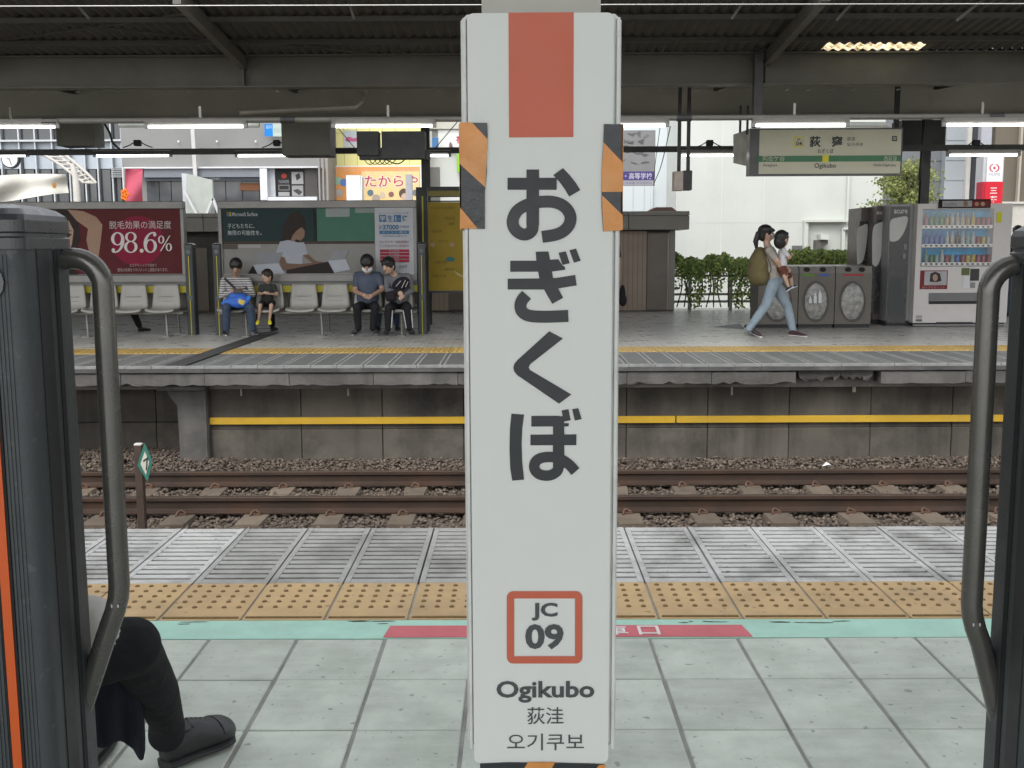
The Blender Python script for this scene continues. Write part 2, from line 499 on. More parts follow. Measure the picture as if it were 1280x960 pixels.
cme2 = cfl.mesh('rail_clip', M_clip)
YF = 0
def track(yc, label, n, xs):
    t = empty('railway_track', (0, yc, ZR - 0.16), label, 'railway track')
    for sgn in (-1, 1):
        o = link('rail', rme, t); o.location = (0, yc + sgn * 0.5665, ZR - 0.153)
    for i in range(-n, n + 1):
        x = xs + i * 0.70 + random.uniform(-.02, .02)
        s_ = link('sleeper', sme, t); s_.location = (x, yc, ZR - 0.158); s_.rotation_euler.z = random.uniform(-.01, .01)
        for sgn in (-1, 1):
            for me_, in ((cme,), (cme2,)):
                c_ = link('rail_clip', me_, s_); c_.matrix_parent_inverse = Matrix(); c_.location = (0, sgn * 0.5665, 0)
yr = P(640, 589, 1).y
def y_at(py, z): return G(640, py, z).y
YRF = y_at(588.0, ZR); YRN = YRF - 1.067 - 0.066
TC = (YRF + YRN) / 2
track(TC, 'railway track with rusty rails on concrete sleepers below the far platform wall', 14, G(316, 648, ZR - .16).x)
track(YE + 1.5, 'railway track hidden close below the edge of the near platform', 7, 0.1)

# ballast: loose stones, real geometry, nobody could count them
M_bal = mat('ballast_stone', (0.125, 0.098, 0.076), 0.9, v=0.45, s=30, b=0.3, bs=80, dirt=((0.09, 0.07, 0.055), 0.6, 2.0))
_n = M_bal.node_tree; _b = _n.nodes['Principled BSDF']; _src = _b.inputs['Base Color'].links[0].from_socket
_h = _n.nodes.new('ShaderNodeHueSaturation'); _g = [q for q in _n.nodes if q.type == 'NEW_GEOMETRY'][0]; _r = _n.nodes.new('ShaderNodeMapRange'); _r.inputs['To Min'].default_value = .55; _r.inputs['To Max'].default_value = 1.3
_n.links.new(_g.outputs['Random Per Island'], _r.inputs['Value']); _n.links.new(_r.outputs[0], _h.inputs['Value']); _n.links.new(_src, _h.inputs['Color']); _n.links.new(_h.outputs[0], _b.inputs['Base Color'])
ico_v = np.array([(0, 0, 1), (.894, 0, .447), (.276, .851, .447), (-.724, .526, .447), (-.724, -.526, .447), (.276, -.851, .447), (.724, .526, -.447), (-.276, .851, -.447), (-.894, 0, -.447), (-.276, -.851, -.447), (.724, -.526, -.447), (0, 0, -1)])
ico_f = np.array([(0, 1, 2), (0, 2, 3), (0, 3, 4), (0, 4, 5), (0, 5, 1), (1, 6, 2), (2, 7, 3), (3, 8, 4), (4, 9, 5), (5, 10, 1), (6, 7, 2), (7, 8, 3), (8, 9, 4), (9, 10, 5), (10, 6, 1), (11, 7, 6), (11, 8, 7), (11, 9, 8), (11, 10, 9), (11, 6, 10)])
def stones(name, X, Y, Z, size, M, smooth=False):
    n = len(X); V = np.repeat(ico_v[None], n, 0) * rng.uniform(.55, 1.15, (n, 12, 1)) * rng.uniform(.55, 1.3, (n, 1, 3)) * np.array([1, 1, .75]) * size[:, None, None]
    a = rng.uniform(0, 6.28, n); ca, sa = np.cos(a)[:, None], np.sin(a)[:, None]
    V = np.stack([V[..., 0] * ca - V[..., 1] * sa, V[..., 0] * sa + V[..., 1] * ca, V[..., 2]], -1)
    V += np.stack([X, Y, Z], -1)[:, None]
    F = ico_f[None] + 12 * np.arange(n)[:, None, None]
    me = bpy.data.meshes.new(name); me.vertices.add(n * 12); me.vertices.foreach_set('co', V.ravel())
    me.loops.add(n * 60); me.polygons.add(n * 20); me.polygons.foreach_set('loop_start', np.arange(n * 20) * 3); me.loops.foreach_set('vertex_index', F.ravel())
    me.update(calc_edges=True); me.validate(); me.materials.append(M)
    return link(name, me)
YW = 12.1
YEF = y_at(456, 0.0)
def bal_z(y, x):
    d = np.clip((y - (YRF + .30)) / 0.7, 0, 1)
    left = np.where(x < -3.4, 1.0, 1.0)
    return ZR - 0.20 + 0.055 * d + np.where((x < -3.35) & (y > YRF + .5), .02, 0)
n = 52000
X = rng.uniform(-7.4, 7.4, n); Yb = rng.uniform(8.55, YW + 0.15, n)
Xl = rng.uniform(-7.6, -3.3, 5000); Yl = rng.uniform(YW + .1, YW + .56, 5000)
X = np.concatenate([X, Xl]); Yb = np.concatenate([Yb, Yl])
Zb = bal_z(Yb, X) + rng.uniform(-.03, .02, len(X))
tag(stones('ballast', X, Yb, Zb, rng.uniform(.013, .032, len(X)), M_bal), 'brown and grey ballast stones between and around the rails', 'ballast', kind='stuff')
bb = MB(); bb.box(-40, 40, YE - 0.6, YW + 1.6, -1.315, ZR - 0.215)
tag(bb.build('track_bed', mat('bed_dirt', (0.10, 0.08, 0.065), 0.95, v=0.4, s=14, b=0.6, bs=30)), kind='structure')
lt = MB(); q = G(1033, 583, ZR - 0.06)
lt.add([(q.x - .05, q.y, q.z), (q.x + .01, q.y - .05, q.z + .03), (q.x + .06, q.y, q.z + .01), (q.x + .01, q.y + .04, q.z + .045)], [(0, 1, 3), (1, 2, 3), (0, 3, 2), (0, 2, 1)])
tag(lt.build('litter', mat('litter_white', (0.8, 0.8, 0.8), 0.7, v=.05)), 'scrap of white litter on the ballast below the far wall', 'litter')

# ---------------------------------------------------------------- far platform
M_floor = grid_mat('far_floor', (0.41, 0.405, 0.37), (0.26, 0.255, 0.235), 0.11, 0.11, 0.007, r=0.31, dirt=((0.31, 0.305, 0.28), 0.3, 0.5))
M_cope = mat('coping_concrete', (0.105, 0.10, 0.093), 0.85, v=0.25, s=3, rnd=0.15, b=0.5, bs=35, dirt=((0.05, 0.05, 0.045), 0.85, 1.6), streak=((0.04, 0.04, 0.035), 0.6, 5))
M_wall = mat('wall_concrete', (0.108, 0.096, 0.078), 0.9, v=0.22, s=1.6, rnd=0.12, b=0.45, bs=30, dirt=((0.03, 0.028, 0.024), 0.95, 1.1), streak=((0.025, 0.023, 0.02), 0.9, 2.6))
M_plate = mat('far_edge_plate', (0.10, 0.105, 0.102), 0.55, v=0.15, s=4, rnd=0.10, dirt=((0.08, 0.08, 0.08), 0.6, 2))
M_pale = mat('pale_joint', (0.22, 0.225, 0.22), 0.6, v=0.2, s=9, dirt=((0.15, 0.15, 0.15), 0.7, 2.5))
M_yel = mat('far_tactile', (0.37, 0.25, 0.075), 0.6, v=0.15, s=5, rnd=0.08, dirt=((0.20, 0.15, 0.07), 0.5, 2.5))
YB = 22.6
Yp1 = y_at(440.5, 0); Yy1 = y_at(434.0, 0)
fb = MB(); fb.box(-40, 40, YEF + 0.26, YB, -0.30, -0.02); fb.box(-40, 40, YW + 1.75, YB, -1.31, -0.30)
far = tag(fb.build('far_platform', M_conc), kind='structure')
fl = MB(); fl.box(-40, 40, Yy1, YB, -0.02, 0.0)
fl.box(-40, -8.2, YEF + .012, Yy1 - .001, -0.02, 0.0); fl.box(8.2, 40, YEF + .012, Yy1 - .001, -0.02, 0.0)
tag(fl.build('far_paving', M_floor, far), kind='structure')
pw = 0.30
x_p = G(887, 456).x
pm = MB(); pd = Yp1 - YEF
pm.cbox(-pw / 2 + .002, pw / 2 - .002, -pd / 2, pd / 2, -0.02, -0.002, .002, 0)
pm.cbox(pw / 2 - .055, pw / 2 - .033, -pd / 2 + .02, pd / 2 - .01, -0.004, 0.002, .001, 1)
pm.cbox(-pw / 2 + .001, -pw / 2 + .022, -pd / 2 + .02, pd / 2 - .01, -0.004, 0.002, .001, 1)
pm.cbox(-pw / 2 + .002, pw / 2 - .002, -pd / 2 - .012, -pd / 2 + .02, -0.03, 0.004, .002, 1)
pme = pm.mesh('edge_block', [M_plate, M_pale])
ym = MB(); yd = Yy1 - Yp1
ym.cbox(-pw / 2 + .002, pw / 2 - .002, -yd / 2 + .003, yd / 2 - .003, -0.02, 0.001, .002, 0)
for k in range(4): ym.cbox(-pw / 2 + .035 + k * .066, -pw / 2 + .067 + k * .066, -yd / 2 + .06, yd / 2 - .06, -0.001, 0.007, .002, 0)
yme = ym.mesh('tactile_block', M_yel)
for i in range(-27, 28):
    xc = x_p + (i + .5) * pw
    if abs(xc) > 8.2: continue
    o = link('edge_block', pme, far); o.location = (xc, (YEF + Yp1) / 2, random.uniform(-.002, 0))
    o = link('tactile_block', yme, far); o.location = (xc, (Yp1 + Yy1) / 2, 0)
# platform nosing and the coping blocks under it
nm = MB(); nm.box(-8.5, 8.5, YEF - 0.015, YEF + 0.25, -0.075, -0.031)
nm.build('nosing', mat('nosing_dark', (0.06, 0.06, 0.058), .8, v=.3, s=4, dirt=((.16, .155, .145), .5, 3)), far)
cp = 0.958; cx0 = P(361, 470, YEF).x
for i in range(-5, 12):
    x0 = cx0 + i * cp; 
    if x0 > 8: break
    a, b = x0 + .003, x0 + cp - .003
    if P(1000, 470, YEF).x < (a + b) / 2 < P(1090, 470, YEF).x: continue      # broken away here
    dz = random.uniform(-.004, .004); dy = random.uniform(-.004, .006)
    m = MB(); nn = 14; top = [(a + (b - a) * k / nn, -.09 + dz + random.uniform(-.006, .003)) for k in range(nn + 1)]
    bot = [(a + (b - a) * k / nn, -.228 + dz + random.choice([0, 0, 0, .006, .014, .03 if random.random() < .3 else 0]) + random.uniform(-.006, .004)) for k in range(nn + 1)]
    m.prism([(x, YEF + .005 + dy, z) for x, z in top] + [(x, YEF + .005 + dy + random.uniform(0, .006), z) for x, z in reversed(bot)], (0, .325, 0)); m.build('coping_block', M_cope, far)
    m = MB(); m.cbox(a - .2, b - .2, YEF + 0.03, YEF + 0.3, -0.088, -0.076, .003); m.build('mortar_course', M_cope, far)
# rubble where the coping broke
bx, bxe = P(1003, 470, YEF).x, P(1092, 470, YEF).x
for k in range(9):
    cx = bx + (bxe - bx) * (k + .5) / 9; m = MB()
    pts = [(cx + random.uniform(-.08, .08), YEF + random.uniform(.05, .16), -.16 + random.uniform(-.07, .07)) for _ in range(10)]
    w = random.uniform(.05, .09)
    top, bot = -.09, random.uniform(-.17, -.235)
    poly = [(cx - w, YEF + .09, top), (cx + w, YEF + .07, top), (cx + w * random.uniform(.6, 1.1), YEF + .06, (top + bot) / 2), (cx + w * random.uniform(.1, .6), YEF + .08, bot), (cx - w * random.uniform(.2, .9), YEF + .06, bot + random.uniform(0, .05))]
    m.prism(poly, (0, .2, 0)); m.build('broken_coping', M_cope, far)
# retaining wall panels
XL = P(262, 530, YW).x
wm = MB(); wm.box(XL, 40, YW + 0.06, YW + 0.5, -1.31, -0.235); wm.box(-40, XL - .02, YW + .62, YW + 1.75, -1.31, -0.3)
wall = tag(wm.build('retaining_wall', M_wall), 'grimy concrete wall below the far platform edge', 'wall')
wx0 = P(885, 500, YW).x
xs_ = sorted(set([XL + .01] + [wx0 + k * cp for k in range(-9, 9) if XL + .2 < wx0 + k * cp < 8]))
for a, b in zip(xs_[:-1], xs_[1:]):
    dy = random.uniform(-.008, .008)
    m = MB(); m.cbox(a + .004, b - .004, YW + dy, YW + 0.07, -0.80, -0.24, .006); m.build('wall_panel', M_wall, wall)
    m = MB(); m.cbox(a + .004, b - .004, YW + dy - .012, YW + 0.07, -1.31, -0.803, .006); m.build('wall_panel', M_wall, wall)
for k in range(4):       # the set-back wall of the open bay on the left
    a = -7.9 + k * 1.15
    m = MB(); m.cbox(a, a + 1.143, YW + .57, YW + .63, -0.80, -.3, .006); m.build('wall_panel', M_wall, wall)
    m = MB(); m.cbox(a, a + 1.143, YW + .55, YW + .63, -1.31, -.808, .006); m.build('wall_panel', M_wall, wall)
# yellow handrail band on the wall, in two lengths
M_band = mat('yellow_band', (0.62, 0.38, 0.03), 0.5, v=0.10, s=3, dirt=((0.25, 0.17, 0.05), 0.5, 1.5))
zb0, zb1 = P(640, 529.5, YW - .05).z, P(640, 521, YW - .05).z
xs0 = P(845, 525, YW - .05).x
yb_ = empty('yellow_band', (0, YW, zb0), 'long yellow stripe rail fixed along the wall below the far platform', 'rail')
for a, b in ((P(261, 525, YW - .05).x, xs0 - .008), (xs0 + .008, 9)):
    m = MB(); m.cbox(a, b, YW - .05, YW - .015, zb0, zb1, .004); m.build('band_length', M_band, yb_)
# pillar with a flared head at the open bay
x0, x1 = P(221, 540, YW - .1).x, P(261, 540, YW - .1).x
m = MB()
def sq(xa, xb, ya, yb, z): return [Vector((xa, ya, z)), Vector((xb, ya, z)), Vector((xb, yb, z)), Vector((xa, yb, z))]
m.loft([sq(x0 + .03, x1, YW - .10, YW + .5, -1.31), sq(x0 + .02, x1, YW - .10, YW + .5, -0.5), sq(x0 - .06, x1, YW - .12, YW + .5, -.38), sq(x0 - .09, x1, YW - .12, YW + .5, -.34), sq(x0 - .09, x1, YW - .12, YW + .5, -.315)], 0, False)
pil = m.build('platform_pillar', M_cope)
tag(pil, 'rough concrete pillar with flared head under the far platform', 'pillar')
m = MB(); m.cbox(x0 - .16, x1 + .05, YW - .30, YW + .5, -.30, -.237, .02); m.build('bearing_block', M_cope, pil)
m = MB(); m.tube([(x1 - .02, YW - .13, -1.1), (x1 - .02, YW - .13, -.32)], .012, 6); m.build('conduit', M_cope, pil)
# drain elbows poking from the wall
M_pipe = mat('pale_pipe', (0.40, 0.38, 0.33), .6, v=.2, s=10)
for (px, py, left, r_) in ((301, 481, True, .011), (435, 481, False, .011), (915, 480, None, .012), (1068, 475, False, .022)):
    a = P(px, py, YW - .07); m = MB()
    pts = [a + Vector((0, 0, -.13 if r_ < .02 else -.14)), a + Vector((0, 0, -.02)), a]
    if left is True: pts.append(a + Vector((-.12, 0, .005)))
    elif left is False: pts.append(a + Vector((.13 if r_ < .02 else .25, 0, .005)))
    else: pts.append(a + Vector((0, .06, .01)))
    m.tube(pts, r_, 8)
    tag(m.build('drain_pipe', M_pipe), {301: 'thin pale drain elbow beside the concrete pillar under the far platform edge', 435: 'thin pale drain elbow under the platform edge below the two seated men', 915: 'short straight pale drain stub under the platform edge below the walking woman', 1068: 'thick pale drain elbow below the broken coping'}[px], 'pipe', 'drain pipes under the far platform edge')
# expansion joint and floor patches
ej = MB(); ej.box(G(212, 457).x - .04, G(212, 457).x + .20, YEF + .0, 16.4, 0.006, 0.012)
ej.build('expansion_joint', mat('joint_rubber', (0.035, 0.035, 0.035), .7, v=.2), far)
pa = MB(); pts = [G(890, 408.5, .003), G(925, 404.5, .003), G(932, 412, .003), G(915, 410, .003)]
pa.add(pts, [(0, 1, 2, 3)]); pa.build('floor_patch', mat('floor_patch', (0.085, 0.085, 0.085), .6), far)

# ---------------------------------------------------------------- the vertical station name sign on its column
YS = 2.0
M_signw = mat('sign_white', (0.66, 0.68, 0.655), 0.42, v=0.025, s=3, spec=0.35, dirt=((0.60, 0.61, 0.575), 0.5, 3), local=False)
M_frame = mat('sign_frame', (0.63, 0.64, 0.615), 0.45, v=0.06, s=6, dirt=((0.42, 0.41, 0.37), 0.6, 9))
M_colm = mat('column_paint', (0.42, 0.41, 0.37), 0.5, v=0.06, s=3)
M_verm = mat('vermilion_print', (0.52, 0.115, 0.062), 0.5, v=0.05, s=3)
M_ink = mat('ink_print', (0.022, 0.026, 0.03), 0.5, v=0.05)
M_ink2 = mat('ink_print_soft', (0.06, 0.065, 0.068), 0.5, v=0.05)
zt = P(676, 15, YS).z; zb = 0.30
xl = P(576, 100, YS + .006).x; xr = P(777, 100, YS + .006).x
cmn = MB(); cmn.box(P(602, 5, YS + .16).x, P(751, 5, YS + .16).x, YS + .16, YS + .36, 0, 4.4)
colo = cmn.build('platform_column', M_colm)
tag(colo, 'pale grey steel column standing behind the tall white name sign', 'column')
sg = empty('station_name_sign', (0, YS, zb), 'tall white vertical station name sign with large black hiragana', 'sign')
m = MB(); m.cbox(xl, xr, YS + .006, YS + .15, zb, zt, .012); m.build('sign_case', M_frame, sg)
pxl, pxr = P(584.5, 100, YS).x, P(767, 100, YS).x
pzb = P(680, 953, YS).z
def rrect(x0, x1, z0, z1, r, Y, n=6):
    pts = []
    for cx, cz, a0 in ((x1 - r, z1 - r, 0), (x0 + r, z1 - r, 90), (x0 + r, z0 + r, 180), (x1 - r, z0 + r, 270)):
        for k in range(n + 1):
            a = R(a0 + 90 * k / n); pts.append((cx + r * math.cos(a), Y, cz + r * math.sin(a)))
    return pts
m = MB(); m.prism(rrect(pxl, pxr, pzb, zt - .002, .012, YS - .002), (0, .012, 0)); m.build('sign_panel', M_signw, sg)
# slim moulding beside the panel
for xx in ((xl + pxl) / 2 , (xr + pxr) / 2):
    m = MB(); m.cbox(xx - .0022, xx + .0042, YS - .001, YS + .01, zb, zt - .01, .001); m.build('moulding', M_frame, sg)
YK = YS - .0035
m = MB(); rectpx(m, 636, 15.5, 717, 171.5, YK, .0015); m.build('colour_band', M_verm, sg)
def glyph(name, polys, strokes, org, sc=240 / 1280):
    m = MB()
    k = 0
    for pl in polys:
        m.prism([P(org[0] + x * sc, org[1] + y * sc, YK - k * .00012) for x, y in pl], (0, .0012, 0)); k += 1
    for pts, w in strokes:
        c = smooth_line(pts, 5); Lp, Rp = strokepts([(p.x, p.y) for p in c], w)
        vs = [P(org[0] + p.x * sc, org[1] + p.y * sc, YK - k * .00012) for p in Lp] + [P(org[0] + p.x * sc, org[1] + p.y * sc, YK - k * .00012) for p in Rp]
        n = len(Lp); m.add(vs, [(i, i + 1, n + i + 1, n + i) for i in range(n - 1)]); k += 1
    return m.build(name, M_ink, sg)
glyph('lettering', [[(397, 225), (725, 225), (725, 305), (397, 305)], [(523, 170), (607, 170), (607, 540), (523, 540)], [(702, 207), (767, 160), (812, 208), (850, 255), (882, 307), (808, 350), (780, 303), (745, 255)]],
      [([(565, 470), (565, 540), (556, 580), (520, 603), (480, 596), (445, 566), (431, 524), (440, 480), (468, 440), (520, 408), (580, 391), (640, 384), (705, 387), (762, 408), (802, 447), (817, 492), (806, 540), (770, 580), (715, 605), (627, 619)], 80)], (560, 180))
glyph('lettering', [[(415, 778), (583, 778), (735, 768), (762, 808), (780, 820), (782, 838), (690, 851), (415, 852)], [(398, 898), (600, 896), (720, 893), (848, 873), (858, 943), (735, 963), (640, 970), (398, 970)],
      [(585, 718), (670, 716), (680, 770), (700, 893), (735, 963), (768, 1025), (695, 1066), (640, 970), (610, 898), (598, 840), (588, 770)],
      [(737, 725), (785, 715), (812, 795), (763, 806)], [(810, 708), (853, 697), (885, 778), (840, 792)]],
      [([(524, 1005), (495, 1040), (483, 1075), (490, 1110), (515, 1135), (555, 1147), (610, 1151), (680, 1151), (802, 1146)], 80)], (560, 180))
glyph('lettering', [[(675, 395), (767, 443), (548, 615), (538, 635), (545, 652), (823, 817), (740, 878), (462, 688), (443, 665), (436, 640), (442, 612), (462, 588)]], [], (560, 340))
glyph('lettering', [[(423, 198), (507, 204), (495, 300), (491, 400), (495, 520), (507, 638), (428, 645), (415, 560), (410, 430), (413, 300)], [(556, 213), (742, 212), (758, 262), (806, 262), (803, 283), (556, 284)], [(550, 338), (857, 336), (855, 408), (550, 409)], [(700, 215), (774, 215), (776, 562), (700, 562)],
      [(757, 177), (803, 168), (818, 242), (773, 250)], [(828, 168), (869, 162), (891, 235), (846, 244)]],
      [([(738, 552), (728, 580), (695, 604), (655, 611), (610, 602), (582, 577), (575, 545), (588, 514), (620, 494), (665, 487), (715, 490), (765, 508), (810, 540), (850, 584)], 70)], (560, 480))
# station number badge
def ring_px(x0, y0, x1, y1, r, w, Y, M, parent, name):
    def rr(x0, y0, x1, y1, r):
        pts = []
        for cx, cy, a0 in ((x1 - r, y0 + r, -90), (x1 - r, y1 - r, 0), (x0 + r, y1 - r, 90), (x0 + r, y0 + r, 180)):
            for k in range(7):
                a = R(a0 + 15 * k); pts.append((cx + r * math.cos(a), cy + r * math.sin(a)))
        return pts
    o = rr(x0, y0, x1, y1, r); i = rr(x0 + w, y0 + w, x1 - w, y1 - w, max(.3, r - w)); n = len(o)
    m = MB(); m.add([P(x, y, Y) for x, y in o + i], [(k, (k + 1) % n, n + (k + 1) % n, n + k) for k in range(n)])
    return m.build(name, M, parent)
ring_px(633.5, 739, 728, 829.5, 8, 9.2, YK, M_verm, sg, 'number_badge')
textpx('JC', 664.5, 753.5, 697, 776, YK, M_ink2, sg, .034)
textpx('09', 656.5, 780, 704.5, 812, YK, M_ink2, sg, .034)
textpx('Ogikubo', 620.5, 851, 743, 878.5, YK, M_ink2, sg, .028)
textpx('荻洼', 659, 884, 704.5, 905.5, YK, M_ink2, sg, .004)
textpx('오기쿠보', 634, 917, 730, 938, YK, M_ink2, sg, .002)
# hazard tape wrapped round both edges and along the foot
M_tblk = mat('tape_black', (0.022, 0.026, 0.03), 0.35, v=0.1, b=0.25, bs=40)
M_torg = mat('tape_orange', (0.62, 0.25, 0.055), 0.38, v=0.10, s=12, b=0.3, bs=35, dirt=((.70, .36, .15), .5, 10))
def tape(outline, bands, Y, base, over):
    """a strip of striped tape: black outline with orange pieces"""
    t = MB(); t.prism([P(x, y, Y) for x, y in outline], (0, .003, 0)); b_ = t.build('hazard_tape', base, sg)
    for pl in bands:
        u = MB(); u.prism([P(x, y, Y - .0006) for x, y in pl], (0, .0012, 0)); u.build('tape_stripe', over, b_)
YA = YS - .0055
tape([(574.5, 153), (609, 153.5), (609.5, 168), (608, 200), (608.5, 215), (606, 240), (606, 286), (574.8, 285.5)],
     [[(574.5, 152.8), (590, 153), (609.4, 174), (608, 205), (606.5, 234), (574.8, 205)], [(575, 259), (597, 285.8), (574.8, 285.6)]], YA, M_tblk, M_torg)
tape([(755, 155), (778.6, 155.3), (778, 230), (778.6, 286), (754, 289), (752, 258), (752, 216), (754, 180)],
     [[(754.5, 178), (778.4, 203), (778, 239.6), (752.2, 240), (752, 216)], [(752.6, 244), (778.3, 269), (778.6, 286), (777, 288), (754.5, 289), (753, 262)]], YA, M_tblk, M_torg)
tape([(600, 955), (635, 953.5), (700, 954), (756, 956), (757, 1000), (600, 1000)], [[(660, 953), (694, 953), (675, 985), (640, 985)], [(749, 956.5), (757, 956), (757, 985), (725, 985)]], YA, M_tblk, M_torg)
# the tape folds round the case side
for (px, s_) in ((574.5, 1), (778.5, -1)):
    a = P(px, 155, YA); b = P(px, 287, YA); m = MB(); m.box(a.x - .0015, a.x + .0015, YA, YS + .14, b.z, a.z); m.build('hazard_tape', M_torg, sg)

# ---------------------------------------------------------------- benches with advertising boards between posts
M_post = mat('post_grey', (0.034, 0.041, 0.045), 0.5, v=0.16, s=6, b=0.12, bs=150, streak=((0.06, 0.068, 0.072), 0.5, 30), specks=((0.09, 0.095, 0.095), 0.5, 60))
M_postd = mat('post_dark', (0.014, 0.016, 0.018), 0.5, v=0.1)
M_gap = mat('groove_black', (0.006, 0.006, 0.007), 0.8, v=0)
M_cap = mat('post_cap', (0.036, 0.04, 0.043), 0.3, v=0.08, s=12, spec=0.6)
M_hoop = mat('hoop_paint', (0.13, 0.125, 0.115), 0.24, v=0.12, s=8, m=0.55, b=0.05, bs=200)
M_or = mat('stripe_orange', (0.55, 0.085, 0.008), 0.45, v=.05)
M_ye = mat('stripe_yellow', (0.36, 0.31, 0.012), 0.5, v=.08)
M_seat = mat('seat_shell', (0.27, 0.262, 0.235), 0.35, v=0.08, s=6, dirt=((.22, .21, .18), .5, 3))
M_steel = mat('bench_steel', (0.20, 0.195, 0.18), 0.4, m=0.5, v=0.15, s=8)
M_brail = mat('board_frame', (0.19, 0.185, 0.175), 0.42, m=0.35, v=0.10, s=2.5, dirt=((.18, .17, .155), .5, 1.2))
M_under = mat('board_underside', (0.10, 0.10, 0.095), .5, v=.1)
M_bolt = mat('bolt_disc', (0.09, 0.095, 0.10), .35, m=.5, v=.1)

def post(parent, x0, x1, y0, y1, H, stripe, near):
    """bench end post: ribbed front and back faces, a groove down the side, domed cap, coloured stripe"""
    xm = (x0 + x1) / 2; ym_ = (y0 + y1) / 2
    m = MB(); c = .024; z1 = H - .075
    def prof(z):
        pts = []
        for (cx, cy, a0) in ((x1 - c, y1 - c, 0), (x0 + c, y1 - c, 90), (x0 + c, y0 + c, 180), (x1 - c, y0 + c, 270)):
            for k in range(7):
                a = R(a0 + 15 * k); pts.append(Vector((cx + c * math.cos(a), cy + c * math.sin(a), z)))
        return pts
    m.loft([prof(0), prof(z1)], 0, True)
    n = 12
    for f in (y0, y1):
        for k in range(n):
            xa = x0 + c + (x1 - x0 - 2 * c) * (k + .2) / n; xb = x0 + c + (x1 - x0 - 2 * c) * (k + .8) / n
            if abs((xa + xb) / 2 - xm) < .012: continue
            m.box(xa, xb, f - .0015, f + .0015, .02, z1 - .01)
    p = m.build('post_body', M_post, parent)
    for sx in (x0, x1):
        m = MB(); m.box(sx - .0015, sx + .0015, ym_ + .018, ym_ + .034, .0, z1 - .002); m.build('groove', M_gap, p)
        m = MB(); m.box(sx - .002, sx + .002, ym_ - .048, ym_ - .004, .0, z1 - .002); m.build('side_cover', M_postd, p)
    for f in (y0, y1):
        m = MB(); m.box(xm - .008, xm + .008, f - .004, f + .004, .0, z1 - .12); m.build('stripe', stripe, p)
        m = MB(); m.box(xm + .009, xm + .013, f - .003, f + .003, .0, z1 - .12); m.box(xm - .013, xm - .009, f - .003, f + .003, .0, z1 - .12); m.build('stripe_edge', M_gap, p)
        for zz in ((z1 - .055,) if near else (z1 - .055, z1 * .43)):
            m = MB(); m.loft([m.ring((xm, f - .006, zz), (0, 1, 0), .034, n=16), m.ring((xm, f + .006, zz), (0, 1, 0), .034, n=16)], 0, False); m.build('bolt_disc', M_bolt, p)
    m = MB(); e = .006
    m.loft([[Vector((xm + (q.x - xm) * s, ym_ + (q.y - ym_) * s, z)) for q in prof(0)] for s, z in ((1.05, z1), (1.05, z1 + .018), (1.00, z1 + .021), (1.00, z1 + .026), (1.05, z1 + .029), (1.05, z1 + .048), (1.0, z1 + .058), (.82, z1 + .068), (.5, z1 + .075), (.1, z1 + .078))], 0, False)
    m.build('post_cap', M_cap, parent)

def hoop(parent, x, sgn, yc, zt_, zl, zbm, reach):
    pts = [(x, yc, zt_)]
    for k in range(0, 8):
        a = R(90 - 90 * k / 7); rr = .05
        pts.append((x + sgn * (reach - rr + rr * math.cos(a)), yc, zt_ - rr + rr * math.sin(a)))
    pts += [(x + sgn * reach, yc, zt_ - .3), (x + sgn * reach, yc, zl + .04), (x + sgn * (reach - .003), yc, zl + .015), (x + sgn * (reach - .010), yc, zl - .01), (x + sgn * (reach - .022), yc, zl - .04), (x - sgn * .04, yc, zbm - .06)]
    m = MB(); m.tube(pts, .0195, 16); o = m.build('hoop_rail', M_hoop, parent)
    for dx in (-.006, .006):
        q = MB(); q.ell((x + sgn * (reach - .003) + dx, yc - .0196, zl + .005), (.0018, .001, .004), 6, 4); q.build('scuff', mat('scuff', (.6, .6, .6), .5), o)

def seat(parent, x, yb, face):
    """one moulded bucket seat; face -1 looks to -Y"""
    m = MB(); rows = []
    prof_ = [(.0, .785), (.010, .75), (.026, .57), (.045, .46), (.08, .415), (.14, .40), (.26, .402), (.36, .408), (.395, .398), (.40, .38)]
    for th in (0, 1):
        for (d, z) in prof_:
            w = .215 if z < .5 else .215 - (z - .5) * .13
            ring = []
            for k in range(9):
                t = -1 + 2 * k / 8
                cup = (abs(t) ** 3) * .03
                ring.append(Vector((x + t * w, yb + face * (d + (cup if z > .45 else 0) + th * (-.02 if z > .45 else 0)), z + (cup if z <= .45 else 0) - th * (.02 if z <= .45 else .004))))
            rows.append(ring)
    n = len(prof_)
    vs = [p for r in rows for p in r]; fs = []
    for k in range(n - 1):
        for i in range(8):
            a = k * 9 + i; fs.append((a, a + 1, a + 10, a + 9)); b = (k + n) * 9 + i; fs.append((b, b + 9, b + 10, b + 1))
    for i in range(8):
        fs.append((i, (n) * 9 + i, n * 9 + i + 1, i + 1)); a = (n - 1) * 9 + i; fs.append((a, a + 1, a + n * 9 + 1, a + n * 9))
    for k in range(n - 1):
        a = k * 9; fs.append((a, a + 9, a + 9 + n * 9, a + n * 9)); a += 8; fs.append((a, a + n * 9, a + 9 + n * 9, a + 9))
    m.add(vs, fs, 0, True)
    s_ = m.build('seat', M_seat, parent)
    q = MB()
    for zz in (.60, .53): q.cbox(x - .13, x + .10, yb + face * .034 - .004, yb + face * .034 + .004, zz - .006, zz + .006, .002)
    q.build('back_rib', M_seat, s_)

